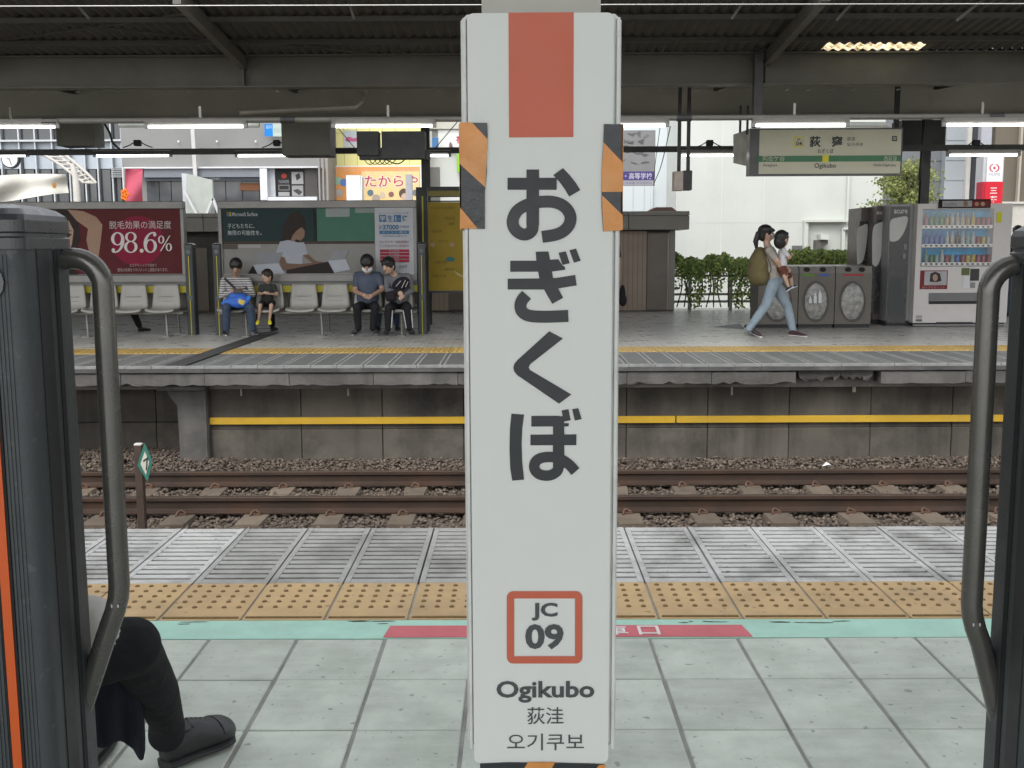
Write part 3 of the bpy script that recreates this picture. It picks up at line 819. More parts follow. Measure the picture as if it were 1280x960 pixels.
def bench(name, label, xa, xb, y0, y1, H, stripe, seats_front, seats_back, board=None, grp=None, posts=(True, True), legs=()):
    pwid = .128
    b = empty(name, ((xa + xb) / 2, (y0 + y1) / 2, 0), label, 'bench', grp)
    if posts[0]: post(b, xa, xa + pwid, y0, y1, H, stripe, y0 < 5)
    if posts[1]: post(b, xb - pwid, xb, y0, y1, H, stripe, y0 < 5)
    ym_ = (y0 + y1) / 2
    for f in (-1, 1):
        ss = seats_front if f < 0 else seats_back
        if not ss: continue
        yb = ym_ + f * .10
        for x in ss: seat(b, x, yb, f)
        m = MB(); m.cbox(xa + pwid, xb - pwid, min(yb + f * .14, yb + f * .20), max(yb + f * .14, yb + f * .20), .335, .375, .005); m.build('seat_beam', M_steel, b)
        for x in legs:
            m = MB(); m.tube([(x, yb + f * .17, .34), (x + .015, yb + f * .19, .0)], .02, 8); m.box(x - .04, x + .07, yb + f * .10, yb + f * .30, 0, .012); m.build('leg', M_steel, b)
    # bottom rail that carries the board, with the yellow line colour band
    if board:
        bx0, bx1, z0, z1 = board
        m = MB(); m.cbox(bx0, bx1, ym_ - .06, ym_ + .06, z0, z0 + .11, .008); m.build('board_bottom_rail', M_brail, b)
        m = MB(); m.box(bx0, bx1, ym_ - .05, ym_ + .05, z0 - .06, z0 - .001); m.build('board_underside', M_under, b)
        m = MB(); m.box(bx0, bx1, ym_ - .055, ym_ + .055, z0 - .16, z0 - .061); m.build('colour_band', stripe, b)
        m = MB(); m.cbox(bx0, bx1, ym_ - .07, ym_ + .07, z1 - .115, z1, .01); m.build('board_top_rail', M_brail, b)
        for x_ in (bx0, bx1 - .055):
            m = MB(); m.cbox(x_, x_ + .055, ym_ - .065, ym_ + .065, z0 + .11, z1 - .115, .006); m.build('board_side_rail', M_brail, b)
        m = MB(); m.box(bx0 + .055, bx1 - .055, ym_ - .03, ym_ + .03, z0 + .11, z1 - .115); m.build('board_back', M_under, b)
        for x in seats_front:
            for dx in (-.245,):
                m = MB(); m.box(x + dx - .02, x + dx + .02, ym_ - .05, ym_ + .05, .40, z0 - .16); m.build('upright', M_postd, b)
    return b

# near benches: only their end posts and hoop rails reach into the picture
PF, PBk = 1.74, 1.94
HN = P(20, 254, 1.74).z
nlb = bench('platform_bench', 'dark bench end post with orange stripe and hoop rail at the left edge', -3.6, -.823, PF, PBk, HN, M_or, [], [-1.10, -1.59, -2.08], board=(-3.4, -.96, .88, 2.05), posts=(False, True), legs=(-1.35,))
hoop(nlb, -.823, 1, 1.905, P(110, 323, 1.925).z, P(146, 752, 1.925).z, P(112, 880, 1.925).z, .067)
HR = P(1270, 274, 1.74).z
nrb = bench('platform_bench', 'dark bench end post with hoop rail at the right edge', 0.908, 3.7, PF, PBk, HR, M_or, [], [1.35, 1.84], board=(1.07, 3.5, .88, 2.05), posts=(True, False), legs=(1.6,))
hoop(nrb, .908, -1, 1.905, P(1240, 331, 1.925).z, P(1212, 775, 1.925).z, P(1234, 900, 1.925).z, .047)

# ---------------------------------------------------------------- canopies
M_roof = mat('roof_sheet', (0.068, 0.065, 0.054), 0.7, v=0.15, s=2, dirt=((.05, .05, .045), .6, 1.5))
M_gird = mat('girder_paint', (0.098, 0.093, 0.072), 0.6, v=0.12, s=2, dirt=((.07, .068, .058), .6, 1.2), streak=((.07, .065, .055), .4, 2))
M_dark = mat('dark_steel', (0.035, 0.036, 0.035), 0.6, v=0.15, s=5)
M_cable = mat('cable_black', (0.012, 0.012, 0.013), 0.6, v=0)
def corr(m, x0, x1, y0, y1, z0, z1, per=.13, amp=.018):
    n = max(2, int((x1 - x0) / per * 4)); vs = []
    for (y, z) in ((y0, z0), (y1, z1)):
        for i in range(n + 1):
            x = x0 + (x1 - x0) * i / n
            vs.append((x, y, z + amp * math.sin(2 * math.pi * x / per)))
    m.add(vs, [(i, i + 1, n + 2 + i, n + 1 + i) for i in range(n)])
def zroof(y): return 3.885 + .105 * (14.2 - y) if y < 14.2 else 3.885 + .05 * (y - 14.2)
can = empty('far_canopy', (0, 17, 0), 'dark corrugated canopy with steel girders over the far platform', 'canopy')
YC0, YC1 = 11.55, 20.6
def y_roof(py):
    for k in range(400):
        y = 11.6 + k * .01
        if P(640, py, y).z > zroof(y): return y
    return 13.5
sy0, sy1 = y_roof(56.5), 14.19
sx0, sx1 = P(1030, 60, (sy0 + sy1) / 2).x, P(1156, 60, (sy0 + sy1) / 2).x
m = MB()
corr(m, -30, sx0, YC0, 14.2, zroof(YC0), zroof(14.2)); corr(m, sx1, 30, YC0, 14.2, zroof(YC0), zroof(14.2))
corr(m, sx0, sx1, YC0, sy0, zroof(YC0), zroof(sy0)); pass
m.build('roof_sheet', M_roof, can)
m = MB(); corr(m, -30, 30, 14.2, YC1, zroof(14.2) , zroof(YC1)); m.build('roof_sheet', M_roof, can)
ms = bpy.data.materials.new('skylight_plastic'); ms.use_nodes = True
nt = ms.node_tree; nt.nodes.remove(nt.nodes['Principled BSDF'])
tb = nt.nodes.new('ShaderNodeBsdfTranslucent'); tb.inputs[0].default_value = (.80, .62, .34, 1)
nz = nt.nodes.new('ShaderNodeTexNoise'); nz.inputs['Scale'].default_value = 9; geo_ = nt.nodes.new('ShaderNodeNewGeometry'); nt.links.new(geo_.outputs['Position'], nz.inputs['Vector'])
cr = nt.nodes.new('ShaderNodeValToRGB'); cr.color_ramp.elements[0].color = (.25, .16, .06, 1); cr.color_ramp.elements[1].color = (.9, .76, .48, 1); cr.color_ramp.elements[0].position = .35; cr.color_ramp.elements[1].position = .6
nt.links.new(nz.outputs['Fac'], cr.inputs['Fac']); nt.links.new(cr.outputs['Color'], tb.inputs[0]); nt.links.new(tb.outputs[0], nt.nodes['Material Output'].inputs[0])
xm_ = sx0 + (sx1 - sx0) * .565
for a, b in ((sx0, xm_ - .01), (xm_ + .01, sx1)):
    m = MB(); corr(m, a, b, sy0, sy1, zroof(sy0), zroof(sy1), .13, .018); m.build('skylight_panel', ms, can)
# longitudinal girders
YG1 = 14.3
zg0, zg1 = P(640, 106, YG1 - .1).z, P(640, 69, YG1).z
m = MB(); m.box(-30, 30, YG1 - .01, YG1 + .02, zg0, zg1); m.box(-30, 30, YG1 - .11, YG1 + .12, zg0 - .012, zg0 + .006); m.box(-30, 30, YG1 - .11, YG1 + .12, zg1 - .01, zg1 + .01); m.build('girder', M_gird, can)
YG2 = 17.7
za, zc_ = P(640, 143, YG2).z, P(640, 121, YG2).z
m = MB(); m.box(-30, 30, YG2, YG2 + .03, za - .06, zc_ + .14); m.box(-30, 30, YG2 - .12, YG2 + .13, za - .08, za - .06); m.build('girder', mat('girder_pale', (.40, .385, .32), .6, v=.15, s=2, dirt=((.25, .24, .20), .6, 1)), can)
M_boltw = mat('bolt_pale', (.24, .24, .22), .4, m=.3, v=.1)
# bolt tips along the girder flange
for k in range(48):
    px = 12 + k * 27.7
    if 560 < px < 790: continue
    c = P(px, 116.0 - px * .0028, YG1 - .05); m = MB(); m.tube([c, c + Vector((.05, 0, .015))], .006, 5); m.build('bolt', M_boltw, can)
# purlins, rafters and bracing under the sheet
for py in (21, 50):
    y = y_roof(py - 4); z = zroof(y) - .02
    m = MB(); m.box(-30, 30, y - .03, y + .03, z - .055, z); m.build('purlin', M_roof, can)
for x in (-10.9, -7.3, -3.62, 0.1, 3.32, 6.95, 10.5):
    m = MB(); m.bar((x, YC0, zroof(YC0) - .17), (x, 14.27, zroof(14.27) - .13), .09, .16); m.build('rafter', M_gird, can)
    m = MB(); m.bar((x, 14.4, zroof(14.4) - .12), (x, YC1, zroof(YC1) - .12), .09, .14); m.build('rafter', M_roof, can)
    m = MB(); m.box(x - .012, x + .012, YG1 - .10, YG1 - .012, zg0 + .01, zg1 - .012); m.build('stiffener', M_gird, can)
for (a, b) in (((0, 46), (255, 10)), ((0, 16), (285, 47)), ((380, 52), (480, 66)), ((330, 51), (385, 54))):
    pa, pb = P(*a, y_roof(a[1])), P(*b, y_roof(b[1])); m = MB(); m.bar(pa + Vector((0, 0, -.03)), pb + Vector((0, 0, -.03)), .05, .04); m.build('brace', M_roof, can)
for (a, b) in (((435, 0), (443, 24)), ((914, 24), (931, 0)), ((1045, 26), (1068, 0)), ((1195, 26), (1228, 0)), ((98, 8), (112, 24))):
    pa, pb = P(*a, 12.3), P(*b, 12.3); m = MB(); m.bar(pa, pb, .03, .03); m.build('hanger_rod', M_gird, can)
# columns of the canopy
for x in (P(532, 200, 18).x, P(1140, 200, 18.6).x, -9.5):
    yc = 18.0; m = MB(); m.box(x - .07, x + .07, yc - .06, yc - .045, 0, zroof(yc) - .1); m.box(x - .07, x + .07, yc + .045, yc + .06, 0, zroof(yc) - .1); m.box(x - .008, x + .008, yc - .045, yc + .045, 0, zroof(yc) - .1)
    m.build('column', M_dark, can)
# dark enclosures hanging between the girders at two places
m = MB(); rectpx(m, 352, 150, 412, 194, 16.2, .5); o_ = m.build('cable_cabinet', M_gird)
tag(o_, 'large dark metal cabinet hanging under the far canopy beside the yellow facade', 'cabinet')
m = MB(); rectpx(m, 1127, 150, 1182, 186, 18.6, .5); o_ = m.build('cable_cabinet', M_dark)
tag(o_, 'dark metal cabinet under the far canopy right of the hanging name sign', 'cabinet')
m = MB(); rectpx(m, 70, 152, 118, 182, 16.8, .4); o_ = m.build('cable_cabinet', M_gird)
tag(o_, 'dark metal cabinet under the far canopy at the left above the white lattice arch', 'cabinet')
# conduit that carries the front light row
YL1, YL2 = 13.1, 17.35
zc1 = P(640, 148.5, YL1).z
cd = MB(); cd.tube([(-12, YL1, zc1), (12, YL1, zc1)], .034, 10)
cdo = cd.build('conduit_pipe', mat('conduit_paint', (.15, .145, .125), .5, v=.12, s=4, dirt=((.14, .13, .11), .5, 3)))
tag(cdo, 'long pale conduit pipe running above the front row of lights', 'pipe')
for px in (62, 360, 855, 1245):
    c = P(px, 148, YL1); m = MB(); m.loft([m.ring((c.x - .09, YL1, zc1), (1, 0, 0), .042, n=10), m.ring((c.x + .09, YL1, zc1), (1, 0, 0), .042, n=10)]); m.build('coupling', M_dark, cdo)
for px in (13, 250, 485, 993, 1228):
    c = P(px, 137, YL1); m = MB(); m.box(c.x - .015, c.x + .015, YL1 - .01, YL1 + .01, zc1 + .03, zc1 + .17); m.build('hanger', M_boltw if px > 200 else M_gird, cdo)
pb = MB(); pb.tube([P(300, 141, 13.6), P(445, 135, 13.6), P(452, 128, 13.6), P(455, 118, 13.8)], .035, 8)
tag(pb.build('drain_pipe', M_gird), 'pale pipe sloping below the girder and elbowing up into it', 'pipe')
# black duct bar of the rear light row
zd = P(640, 187.5, YL2).z
db = MB(); db.box(-13, 13, YL2 - .05, YL2 + .05, zd - .045, zd + .045)
tag(db.build('light_duct', M_dark), 'long black cable duct carrying the rear row of lights', 'duct')
# fluorescent lamps
M_tube = mat('lamp_tube', (1, .99, .96), .5, v=0, emit=3.5)
M_fix = mat('lamp_fixture', (.24, .235, .22), .5, v=.06)
def lamp(px0, px1, py, Y, label, grp, fix=(0, 0)):
    a, b = P(px0, py, Y), P(px1, py, Y); t = empty('tube_lamp', ((a.x + b.x) / 2, Y, a.z), label, 'lamp', grp)
    z = a.z
    m = MB(); m.tube([(a.x, Y, z), (b.x, Y, z)], .017, 10); m.build('tube', M_tube, t)
    m = MB(); m.prism([(a.x - .05 - fix[0], Y - .02, z + .03), (a.x - .05 - fix[0], Y + .02, z + .03), (a.x - .05 - fix[0], Y + .06, z + .085), (a.x - .05 - fix[0], Y - .06, z + .085)], (b.x - a.x + .10 + fix[0] + fix[1], 0, 0)); m.build('fixture', M_fix, t)
    for x in (a.x - .03, b.x + .03):
        m = MB(); m.box(x - .025, x + .025, Y - .02, Y + .02, z - .018, z + .04); m.build('lamp_holder', M_fix, t)
gA, gB = 'tube lamps of the front row', 'tube lamps of the rear row'
for (a, b, l) in ((-52, 69, 'front row tube lamp at the far left above the white banner'), (186, 304, 'front row tube lamp over the grey facade, above the red poster'), (420, 540, 'front row tube lamp just above the dark monitors'), (712, 831, 'front row tube lamp half hidden right behind the white name sign'), (945, 1056, 'front row tube lamp directly above the hanging name sign'), (1183, 1303, 'front row tube lamp at the far right above the vending machine')):
    lamp(a, b, 159 - a * .0023, YL1, l, gA)
for (a, b, l) in ((-60, 32, 'rear row tube lamp at the far left over the clock'), (121, 211, 'rear row tube lamp above the pink banner'), (298, 386, 'rear row tube lamp below the big dark cabinet'), (537, 560, 'short rear row tube lamp left of the hazard tape'), (852, 918, 'rear row tube lamp in front of the white building'), (1187, 1271, 'rear row tube lamp above the white and red bank sign')):
    lamp(a, b, 195 - a * .0007, YL2, l, gB)
# pale sleeves left of the lamps and small cameras on the duct
for (x0, x1, y0, y1, l) in ((149, 184, 153, 159, 'pale grey sleeve left of the lamp over the grey facade'), (307, 324, 153, 159, 'pale grey sleeve right of the lamp over the grey facade'), (1057, 1110, 153, 159, 'pale grey sleeve above the hanging name sign')):
    m = MB(); a, b = P(x0, (y0 + y1) / 2, YL1 + .3), P(x1, (y0 + y1) / 2, YL1 + .3); m.tube([a, b], .035, 10); o_ = m.build('cable_sleeve', mat('sleeve_pale', (.55, .58, .55), .5, v=.1)); tag(o_, l, 'sleeve')
for (px, l) in ((172, 'small black sensor box on the duct above the pink banner'), (346, 'small black sensor box on the duct left of the big dark cabinet'), (887, 'small black sensor box on the duct in front of the white building'), (1220, 'small black sensor box on the duct near the bank sign')):
    c = P(px, 179, YL2 - .02); t = empty('sensor_box', c, l, 'sensor', 'sensor boxes on the rear duct')
    m = MB(); m.cbox(c.x - .055, c.x + .055, c.y - .05, c.y + .05, c.z - .045, c.z + .05, .012); m.build('housing', M_cable, t)
    for s in (-1, 1):
        m = MB(); m.tube([(c.x + s * .05, c.y, c.z + .02), (c.x + s * .13, c.y, c.z - .03), (c.x + s * .24, c.y, c.z - .07)], .009, 5); m.build('cable', M_cable, t)
# hanging name sign over the far platform
YH = 16.5
hs = empty('hanging_name_sign', P(1032, 160, YH), 'white and green hanging station name sign under the far canopy', 'sign')
M_hs = mat('hanging_panel', (0.58, 0.56, 0.43), .5, v=.05, s=1.5)
M_hg = mat('hanging_green', (0.055, 0.20, 0.095), .5, v=.05)
M_hy = mat('hanging_yellow', (0.75, 0.66, 0.04), .5, v=.05)
m = MB(); rectpx(m, 937, 160, 1128, 219, YH, .22); m.build('sign_case', mat('case_grey', (.10, .10, .10), .45, v=.1), hs)
m = MB(); rectpx(m, 949, 162, 1126, 217, YH - .006, .005); m.build('sign_panel', M_hs, hs)
m = MB(); rectpx(m, 947, 194.5, 1126, 202, YH - .009, .002); m.build('green_band', M_hg, hs)
m = MB(); rectpx(m, 1028, 194, 1036, 202.5, YH - .012, .002); m.build('yellow_square', M_hy, hs)
Ysg = YH - .0125
textpx('荻　窪', 1012, 170, 1053, 184, Ysg, M_ink, hs, .03)
textpx('おぎくぼ', 1022, 186, 1042, 191.5, Ysg, M_ink, hs, .004)
textpx('Ogikubo', 1018, 204, 1045, 211.5, Ysg, M_ink, hs, .006)
textpx('阿佐ケ谷', 953.5, 194.8, 981, 201.6, Ysg, M_hs, hs, .004)
textpx('西荻窪', 1105, 195.2, 1121, 201.4, Ysg, M_hs, hs, .002)
textpx('Asagaya', 953.5, 204.5, 971.5, 209, Ysg, M_ink2, hs, 0)
textpx('Nishi-Ogikubo', 1092, 204.5, 1120, 209, Ysg, M_ink2, hs, 0)
textpx('荻洼', 1059, 171, 1069, 176, Ysg, M_ink2, hs, 0); textpx('오기쿠보', 1058.5, 178, 1079, 183, Ysg, M_ink2, hs, 0)
ring_px(992, 170.5, 1005, 184, 1.6, 1.3, Ysg, M_hy, hs, 'number_badge')
textpx('JB', 996.5, 173, 1000.5, 176, Ysg, M_ink2, hs); textpx('04', 995, 177, 1002.5, 182, Ysg, M_ink2, hs, .01)
ring_px(1115, 170, 1121.5, 176.5, .8, 1.2, Ysg, M_ink2, hs, 'direction_box'); textpx('区', 1116.4, 171.4, 1120.2, 175.2, Ysg, M_ink2, hs)
for px in (944, 1120):
    c = P(px, 160, YH + .1); m = MB(); m.box(c.x - .035, c.x + .035, c.y - .03, c.y + .03, c.z, zroof(YH) - .05); m.build('hanger', M_dark, hs)
c = P(945, 150, 14.1); m = MB(); m.box(c.x - .055, c.x + .055, 14.0, 14.12, P(945, 160, 14.1).z, zroof(14.1) - .08); o_ = m.build('hanger_post', M_dark); tag(o_, 'dark steel hanger post dropping from the girder left of the hanging sign', 'post')
# small sideways sign beside it
s2 = empty('side_sign', P(928, 180, 15.8), 'small weathered sign seen edge-on left of the hanging name sign', 'sign')
a = P(917, 168, 15.7); b = P(917, 203, 15.7); c = P(934, 166, 16.0)
m = MB(); pl = [a, b, Vector((c.x, 16.0, b.z - .02)), Vector((c.x, 16.0, a.z + .10))]; m.prism(pl, (.02, .12, 0)); m.build('sign_panel', mat('weathered_panel', (.33, .33, .29), .6, v=.25, s=5), s2)
for px in (925, 934):
    q = P(px, 168, 15.95); m = MB(); m.bar(q, q + Vector((0, 0, .42)), .03, .03); m.build('hanger', M_dark, s2)
# loudspeaker box on two rods
sb = empty('hanging_speaker_box', P(854, 225, 15.5), 'two-tone speaker box hanging on twin rods right of the white sign', 'lamp box')
a, b = P(843, 214, 15.5), P(854, 238, 15.5)
m = MB(); m.cbox(a.x, b.x, 15.5, 15.72, b.z, a.z, .004); m.build('box_side', mat('box_pink', (.42, .36, .32), .6, v=.15, s=10), sb)
a, b = P(854, 213, 15.5), P(865, 237.5, 15.5)
m = MB(); m.cbox(a.x + .002, b.x, 15.5, 15.72, b.z, a.z, .004); m.build('box_front', M_dark, sb)
for px in (848.5, 860):
    c = P(px, 215, 15.6); m = MB(); m.box(c.x - .024, c.x + .024, 15.58, 15.63, c.z, zroof(15.6) - .04); m.build('rod', M_dark, sb)
# departure monitors seen from behind
mo = empty('hanging_monitor', P(490, 180, 15.0), 'pair of black display monitors seen from behind under the far canopy', 'monitor')
for (x0, x1, y0, y1) in ((446, 473, 164, 194), (477, 531, 164, 198)):
    m = MB(); rectpx(m, x0, y0, x1, y1, 15.0, .25); m.build('monitor_case', M_dark, mo)
m = MB(); rectpx(m, 449, 188, 537, 199, 15.05, .15); m.build('bracket', M_dark, mo)
for k in range(5):
    x0 = 455 + k * 6; m = MB(); m.tube(smooth_line([P(x0, 198, 15.0), P(x0 + 4, 204, 15.0), P(x0 + 10, 205, 15.0), P(x0 + 17, 198, 15.0)], 4), .006, 5); m.build('cable', M_cable, mo)
m = MB(); m.tube(smooth_line([P(480, 198, 15.0), P(492, 204, 15), P(500, 204, 15), P(508, 198, 15)], 4), .009, 5); m.build('cable', M_cable, mo)
# loose cables and tension wires
def cable(name, pts, r, M, label, cat='cable'):
    m = MB(); m.tube(smooth_line([P(*p) for p in pts], 6), r, 6); return tag(m.build(name, M), label, cat)
cable('cable', [(129, 152, 16.9), (137, 166, 16.9), (141, 178, 17), (150, 187, 17.2)], .018, M_dark, 'black cable curving down to the duct above the lattice arch')
cable('cable', [(419, 156, 15.5), (445, 187, 15.5)], .006, M_cable, 'thin black stay wire in front of the yellow facade')
cable('cable', [(545, 184, 16), (572, 152, 15.6)], .006, M_cable, 'thin black stay wire left of the hazard tape')
cable('cable', [(825, 160, 16), (819, 205, 16.5), (817, 232, 17)], .005, M_cable, 'thin dark wire right of the grey billboard')
cable('cable', [(838, 158, 16), (827, 205, 16.5), (818, 228, 17)], .007, M_cable, 'beaded dark wire slanting down to the grey billboard')
cable('cable', [(1156, 150, 17.8), (1151, 200, 17.8), (1149, 226, 17.8)], .02, M_cable, 'black cable hanging right of the tree')
cable('overhead_wire', [(-60, 8, 8.5), (640, 6, 8.5), (1340, 4.6, 8.5)], .0045, mat('wire_zinc', (.55, .55, .53), .4, m=.6, v=0), 'thin bright wire stretched over the tracks at the top', 'wire')
# unseen near platform canopy: edge set to shade the sign, sky left to tiles
nc = empty('near_shade_canopy', (0, 0, 0), 'canopy over the near platform above the picture', 'canopy')
m = MB(); corr(m, -16, 16, -5.5, 1.3, 4.55, 4.55, .2, .02); m.build('roof_sheet', M_roof, nc)
m = MB(); m.box(-16, 16, YS + .1, YS + .4, 4.40, 4.6); m.build('girder', M_colm, nc)

# ---------------------------------------------------------------- far benches and their posters
_pc = {}
def ink(c, r=0.5, emit=0):
    k = (tuple(round(x, 3) for x in c), emit)
    if k not in _pc: _pc[k] = mat('print_%d' % len(_pc), c, r, v=0.06, s=4, emit=emit, spec=0.15)
    return _pc[k]
class Poster:
    """flat print built up in thin layers on an upright plane"""
    def __init__(s, parent, x0, y0, x1, y1, Y, c, name='poster'):
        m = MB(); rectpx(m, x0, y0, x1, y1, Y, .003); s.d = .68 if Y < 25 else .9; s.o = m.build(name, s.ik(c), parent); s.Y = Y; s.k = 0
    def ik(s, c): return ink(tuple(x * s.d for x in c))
    def nxt(s): s.k += 1; return s.Y - .0009 * s.k
    def rect(s, x0, y0, x1, y1, c, nm='print_area'): m = MB(); rectpx(m, x0, y0, x1, y1, s.nxt(), .0006); m.build(nm, s.ik(c), s.o)
    def poly(s, pts, c, nm='print_area'): m = MB(); polypx(m, pts, s.nxt(), .0006); m.build(nm, s.ik(c), s.o)
    def text(s, t, x0, y0, x1, y1, c, bold=0.0): textpx(t, x0, y0, x1, y1, s.nxt(), s.ik(c), s.o, bold)

BY0, BY1 = 15.95, 16.15; BYm = 16.05
HF = P(240, 304, BYm).z
zB0, zB1 = P(400, 352, BYm - .06).z, P(400, 250.5, BYm - .07).z
xa_post = P(232, 360, BY0).x
seatx = lambda l: [P(x, 384, 15.7).x for x in l]
bA = bench('platform_bench', 'far bench with moulded seats under the dark red advertising board', -11.5, xa_post + .128, BY0, BY1, HF, M_ye, seatx([-38, 3, 43, 84, 124, 162, 203]), seatx([3, 84, 124, 162, 203]), board=(-11.4, P(230.5, 300, BYm - .07).x, zB0, zB1), grp='far platform benches', legs=seatx([105, 205]))
xb0 = P(267, 360, BY0).x; xb1 = P(534, 360, BY1).x
bB = bench('platform_bench', 'far bench with moulded seats under the dark green advertising board', xb0, xb1, BY0, BY1, HF, M_ye, seatx([292, 334, 377, 417, 458, 497]), seatx([292, 334, 355, 417, 458, 497]), board=(P(273, 300, BYm - .07).x, P(521, 300, BYm - .07).x, zB0, zB1), grp='far platform benches', legs=seatx([305, 400, 500]))
YP = BYm - .036
# red poster: a raised arm and face, headline figure
pA = Poster(bA, -280, 259.5, 226.5, 343, YP, (.115, .017, .02))
pA.poly(discpts(172, 301, 33, 31), (.26, .012, .045), 'red_disc')
pA.poly([(40, 259.8), (86, 259.8), (98, 275), (101, 300), (92, 318), (88, 343), (40, 343)], (.035, .022, .02), 'hair')
pA.poly([(84, 262), (104, 264), (120, 271), (128, 281), (126, 300), (123, 322), (112, 318), (108, 300), (110, 286), (96, 276)], (.42, .27, .19), 'raised_arm')
pA.poly([(62, 277), (74, 273), (86, 276), (92, 288), (90, 305), (84, 318), (72, 330), (60, 330)], (.50, .34, .25), 'face')
pA.poly([(76, 294), (84, 291), (90, 293), (84, 298)], (.06, .04, .035), 'eye'); pA.poly([(73, 289), (83, 286), (91, 289), (83, 288.5)], (.09, .06, .05), 'eyebrow')
pA.poly([(72, 331), (84, 331), (96, 343), (72, 343)], (.45, .31, .23), 'neck'); pA.poly([(80, 335), (88, 331), (98, 343), (80, 343)], (.02, .018, .02), 'hair')
pA.text('脱毛効果の満足度', 136.5, 276, 214, 286, (.62, .55, .53), .004)
# tall serif figures built from thick-and-thin rings
def dring(cx, cy, rx, ry, ix, iy):
    o_ = discpts(cx, cy, rx, ry, 30); i_ = discpts(cx, cy, ix, iy, 30); Yq = pA.nxt(); m = MB(); m.add([P(x, y, Yq) for x, y in o_ + i_], [(k, (k + 1) % 30, 30 + (k + 1) % 30, 30 + k) for k in range(30)]); m.build('numeral', pA.ik((.80, .74, .72)), pA.o)
wht = (.80, .74, .72)
dring(147, 298.5, 8.2, 8.3, 4.3, 6.9); pA.poly([(p.x, p.y) for p in smooth_line([(155, 297), (155.4, 303), (153, 310), (147.5, 315.2), (141.5, 316), (141.2, 315), (146.5, 313.4), (150, 309), (151.3, 303), (151.4, 299)], 4)], wht, 'numeral'); pA.poly(discpts(141.6, 312.8, 2.2, 2.6, 12), wht, 'numeral')
dring(163.5, 296.2, 7.3, 6.2, 4.0, 5.1); dring(163.5, 308.6, 8.4, 7.5, 4.7, 6.2)
pA.poly(discpts(177, 313.4, 2.5, 2.5, 14), (.80, .72, .62), 'numeral')
dring(188, 307.5, 8.2, 8.5, 4.3, 7.1); pA.poly([(p.x, p.y) for p in smooth_line([(180, 309), (179.6, 303), (182, 296), (187.5, 290.8), (193.5, 290), (193.8, 291), (188.5, 292.6), (185, 297), (183.7, 303), (183.6, 307)], 4)], wht, 'numeral'); pA.poly(discpts(193.4, 293.2, 2.1, 2.5, 12), wht, 'numeral')
dring(201.5, 299.5, 3.9, 5, 1.9, 4.0); dring(211, 309, 3.9, 5, 1.9, 4.0); pA.poly([(211.5, 294.5), (213, 294.5), (201.5, 314), (200, 314)], wht, 'numeral')
pA.text('エステティックで初めて', 162, 329.5, 196, 333.5, (.5, .42, .40)); pA.text('脱毛の効果をマネジメントし認証があります。', 147, 335, 210, 339.5, (.5, .42, .40))
# green poster: a child at a table with tablets before a blackboard, sale panel at the right
pB = Poster(bB, 277.5, 259.5, 518, 343, YP, (.30, .295, .275))
pB.rect(277.5, 259.7, 396, 303.5, (.022, .045, .045), 'blackboard'); pB.rect(391.5, 259.7, 396.2, 303, (.015, .025, .022), 'board_edge')
pB.rect(396.4, 259.7, 468, 301, (.075, .19, .135), 'green_board'); pB.rect(277.5, 301.5, 468, 305, (.07, .055, .04), 'chalk_ledge')
pB.rect(407, 259.8, 437, 271, (.34, .38, .37), 'pinned_sheet'); pB.rect(444, 259.8, 468, 266, (.28, .33, .32), 'pinned_sheet')
pB.rect(298, 305.5, 326, 310, (.42, .41, .39), 'eraser'); pB.rect(279, 305.6, 297, 311.5, (.12, .10, .085), 'ledge_box')  # pale eraser and brown box printed below the chalk ledge
pB.poly([(352, 300), (355, 280), (362, 268), (372, 264), (380, 272), (382, 284), (378, 300), (368, 304)], (.035, .025, .02), 'hair')
pB.poly([(371, 288), (377, 284), (381, 288), (380.5, 296), (376, 301), (370, 299), (366, 306), (362, 304), (366, 294)], (.28, .18, .13), 'face')
pB.poly([(344, 318), (350, 302), (360, 300), (372, 303), (380, 303), (385, 317), (378, 321), (378, 331), (360, 331), (356, 322)], (.42, .45, .50), 'shirt')
pB.poly([(348, 319), (356, 322), (357, 329), (376, 330), (394, 328), (408, 333), (384, 339), (352, 338)], (.20, .12, .085), 'forearm'); pB.poly([(378, 319), (385, 318), (394, 326), (411, 329), (408, 333), (392, 330)], (.20, .12, .085), 'forearm')
pB.poly([(323, 316), (354, 315.5), (347, 331), (319, 331)], (.29, .30, .32), 'tablet'); pB.poly([(316, 331), (348, 329), (356, 342), (322, 342)], (.50, .53, .58), 'tablet'); pB.poly([(310, 342), (316, 332), (322, 342.5)], (.02, .022, .024), 'tablet_stand')
pB.poly([(417, 313), (436, 312.5), (430, 325), (411, 326)], (.31, .32, .34), 'tablet'); pB.poly([(410, 326), (432, 324), (438, 337), (418, 341)], (.50, .53, .58), 'tablet'); pB.poly([(358, 337.5), (410, 327), (418, 341.5), (358, 342)], (.03, .022, .02), 'tablet_keyboard')
pB.rect(277.5, 342.2, 468, 343, (.5, .48, .44), 'table_edge')
for (x, y, c) in ((283.4, 265, (.45, .1, .03)), (286.4, 265, (.2, .4, .05)), (283.4, 267.8, (.03, .2, .5)), (286.4, 267.8, (.5, .38, .03))): pB.rect(x, y, x + 2.6, y + 2.5, c, 'logo_square')
pB.text('Microsoft Surface', 290, 265.3, 322, 270.2, (.55, .57, .57), .01)
pB.text('子どもたちに、', 284.5, 279.5, 318, 285.5, (.55, .58, .57), .004); pB.text('無限の可能性を。', 284.5, 288, 327, 294, (.55, .58, .57), .004)
pB.rect(469, 259.7, 517, 343, (.52, .53, .56), 'sale_panel')
blue = (.06, .17, .32); redp = (.38, .03, .055)
pB.text('キャンペーンでさらにお得！', 474, 265.2, 511, 267.6, blue)
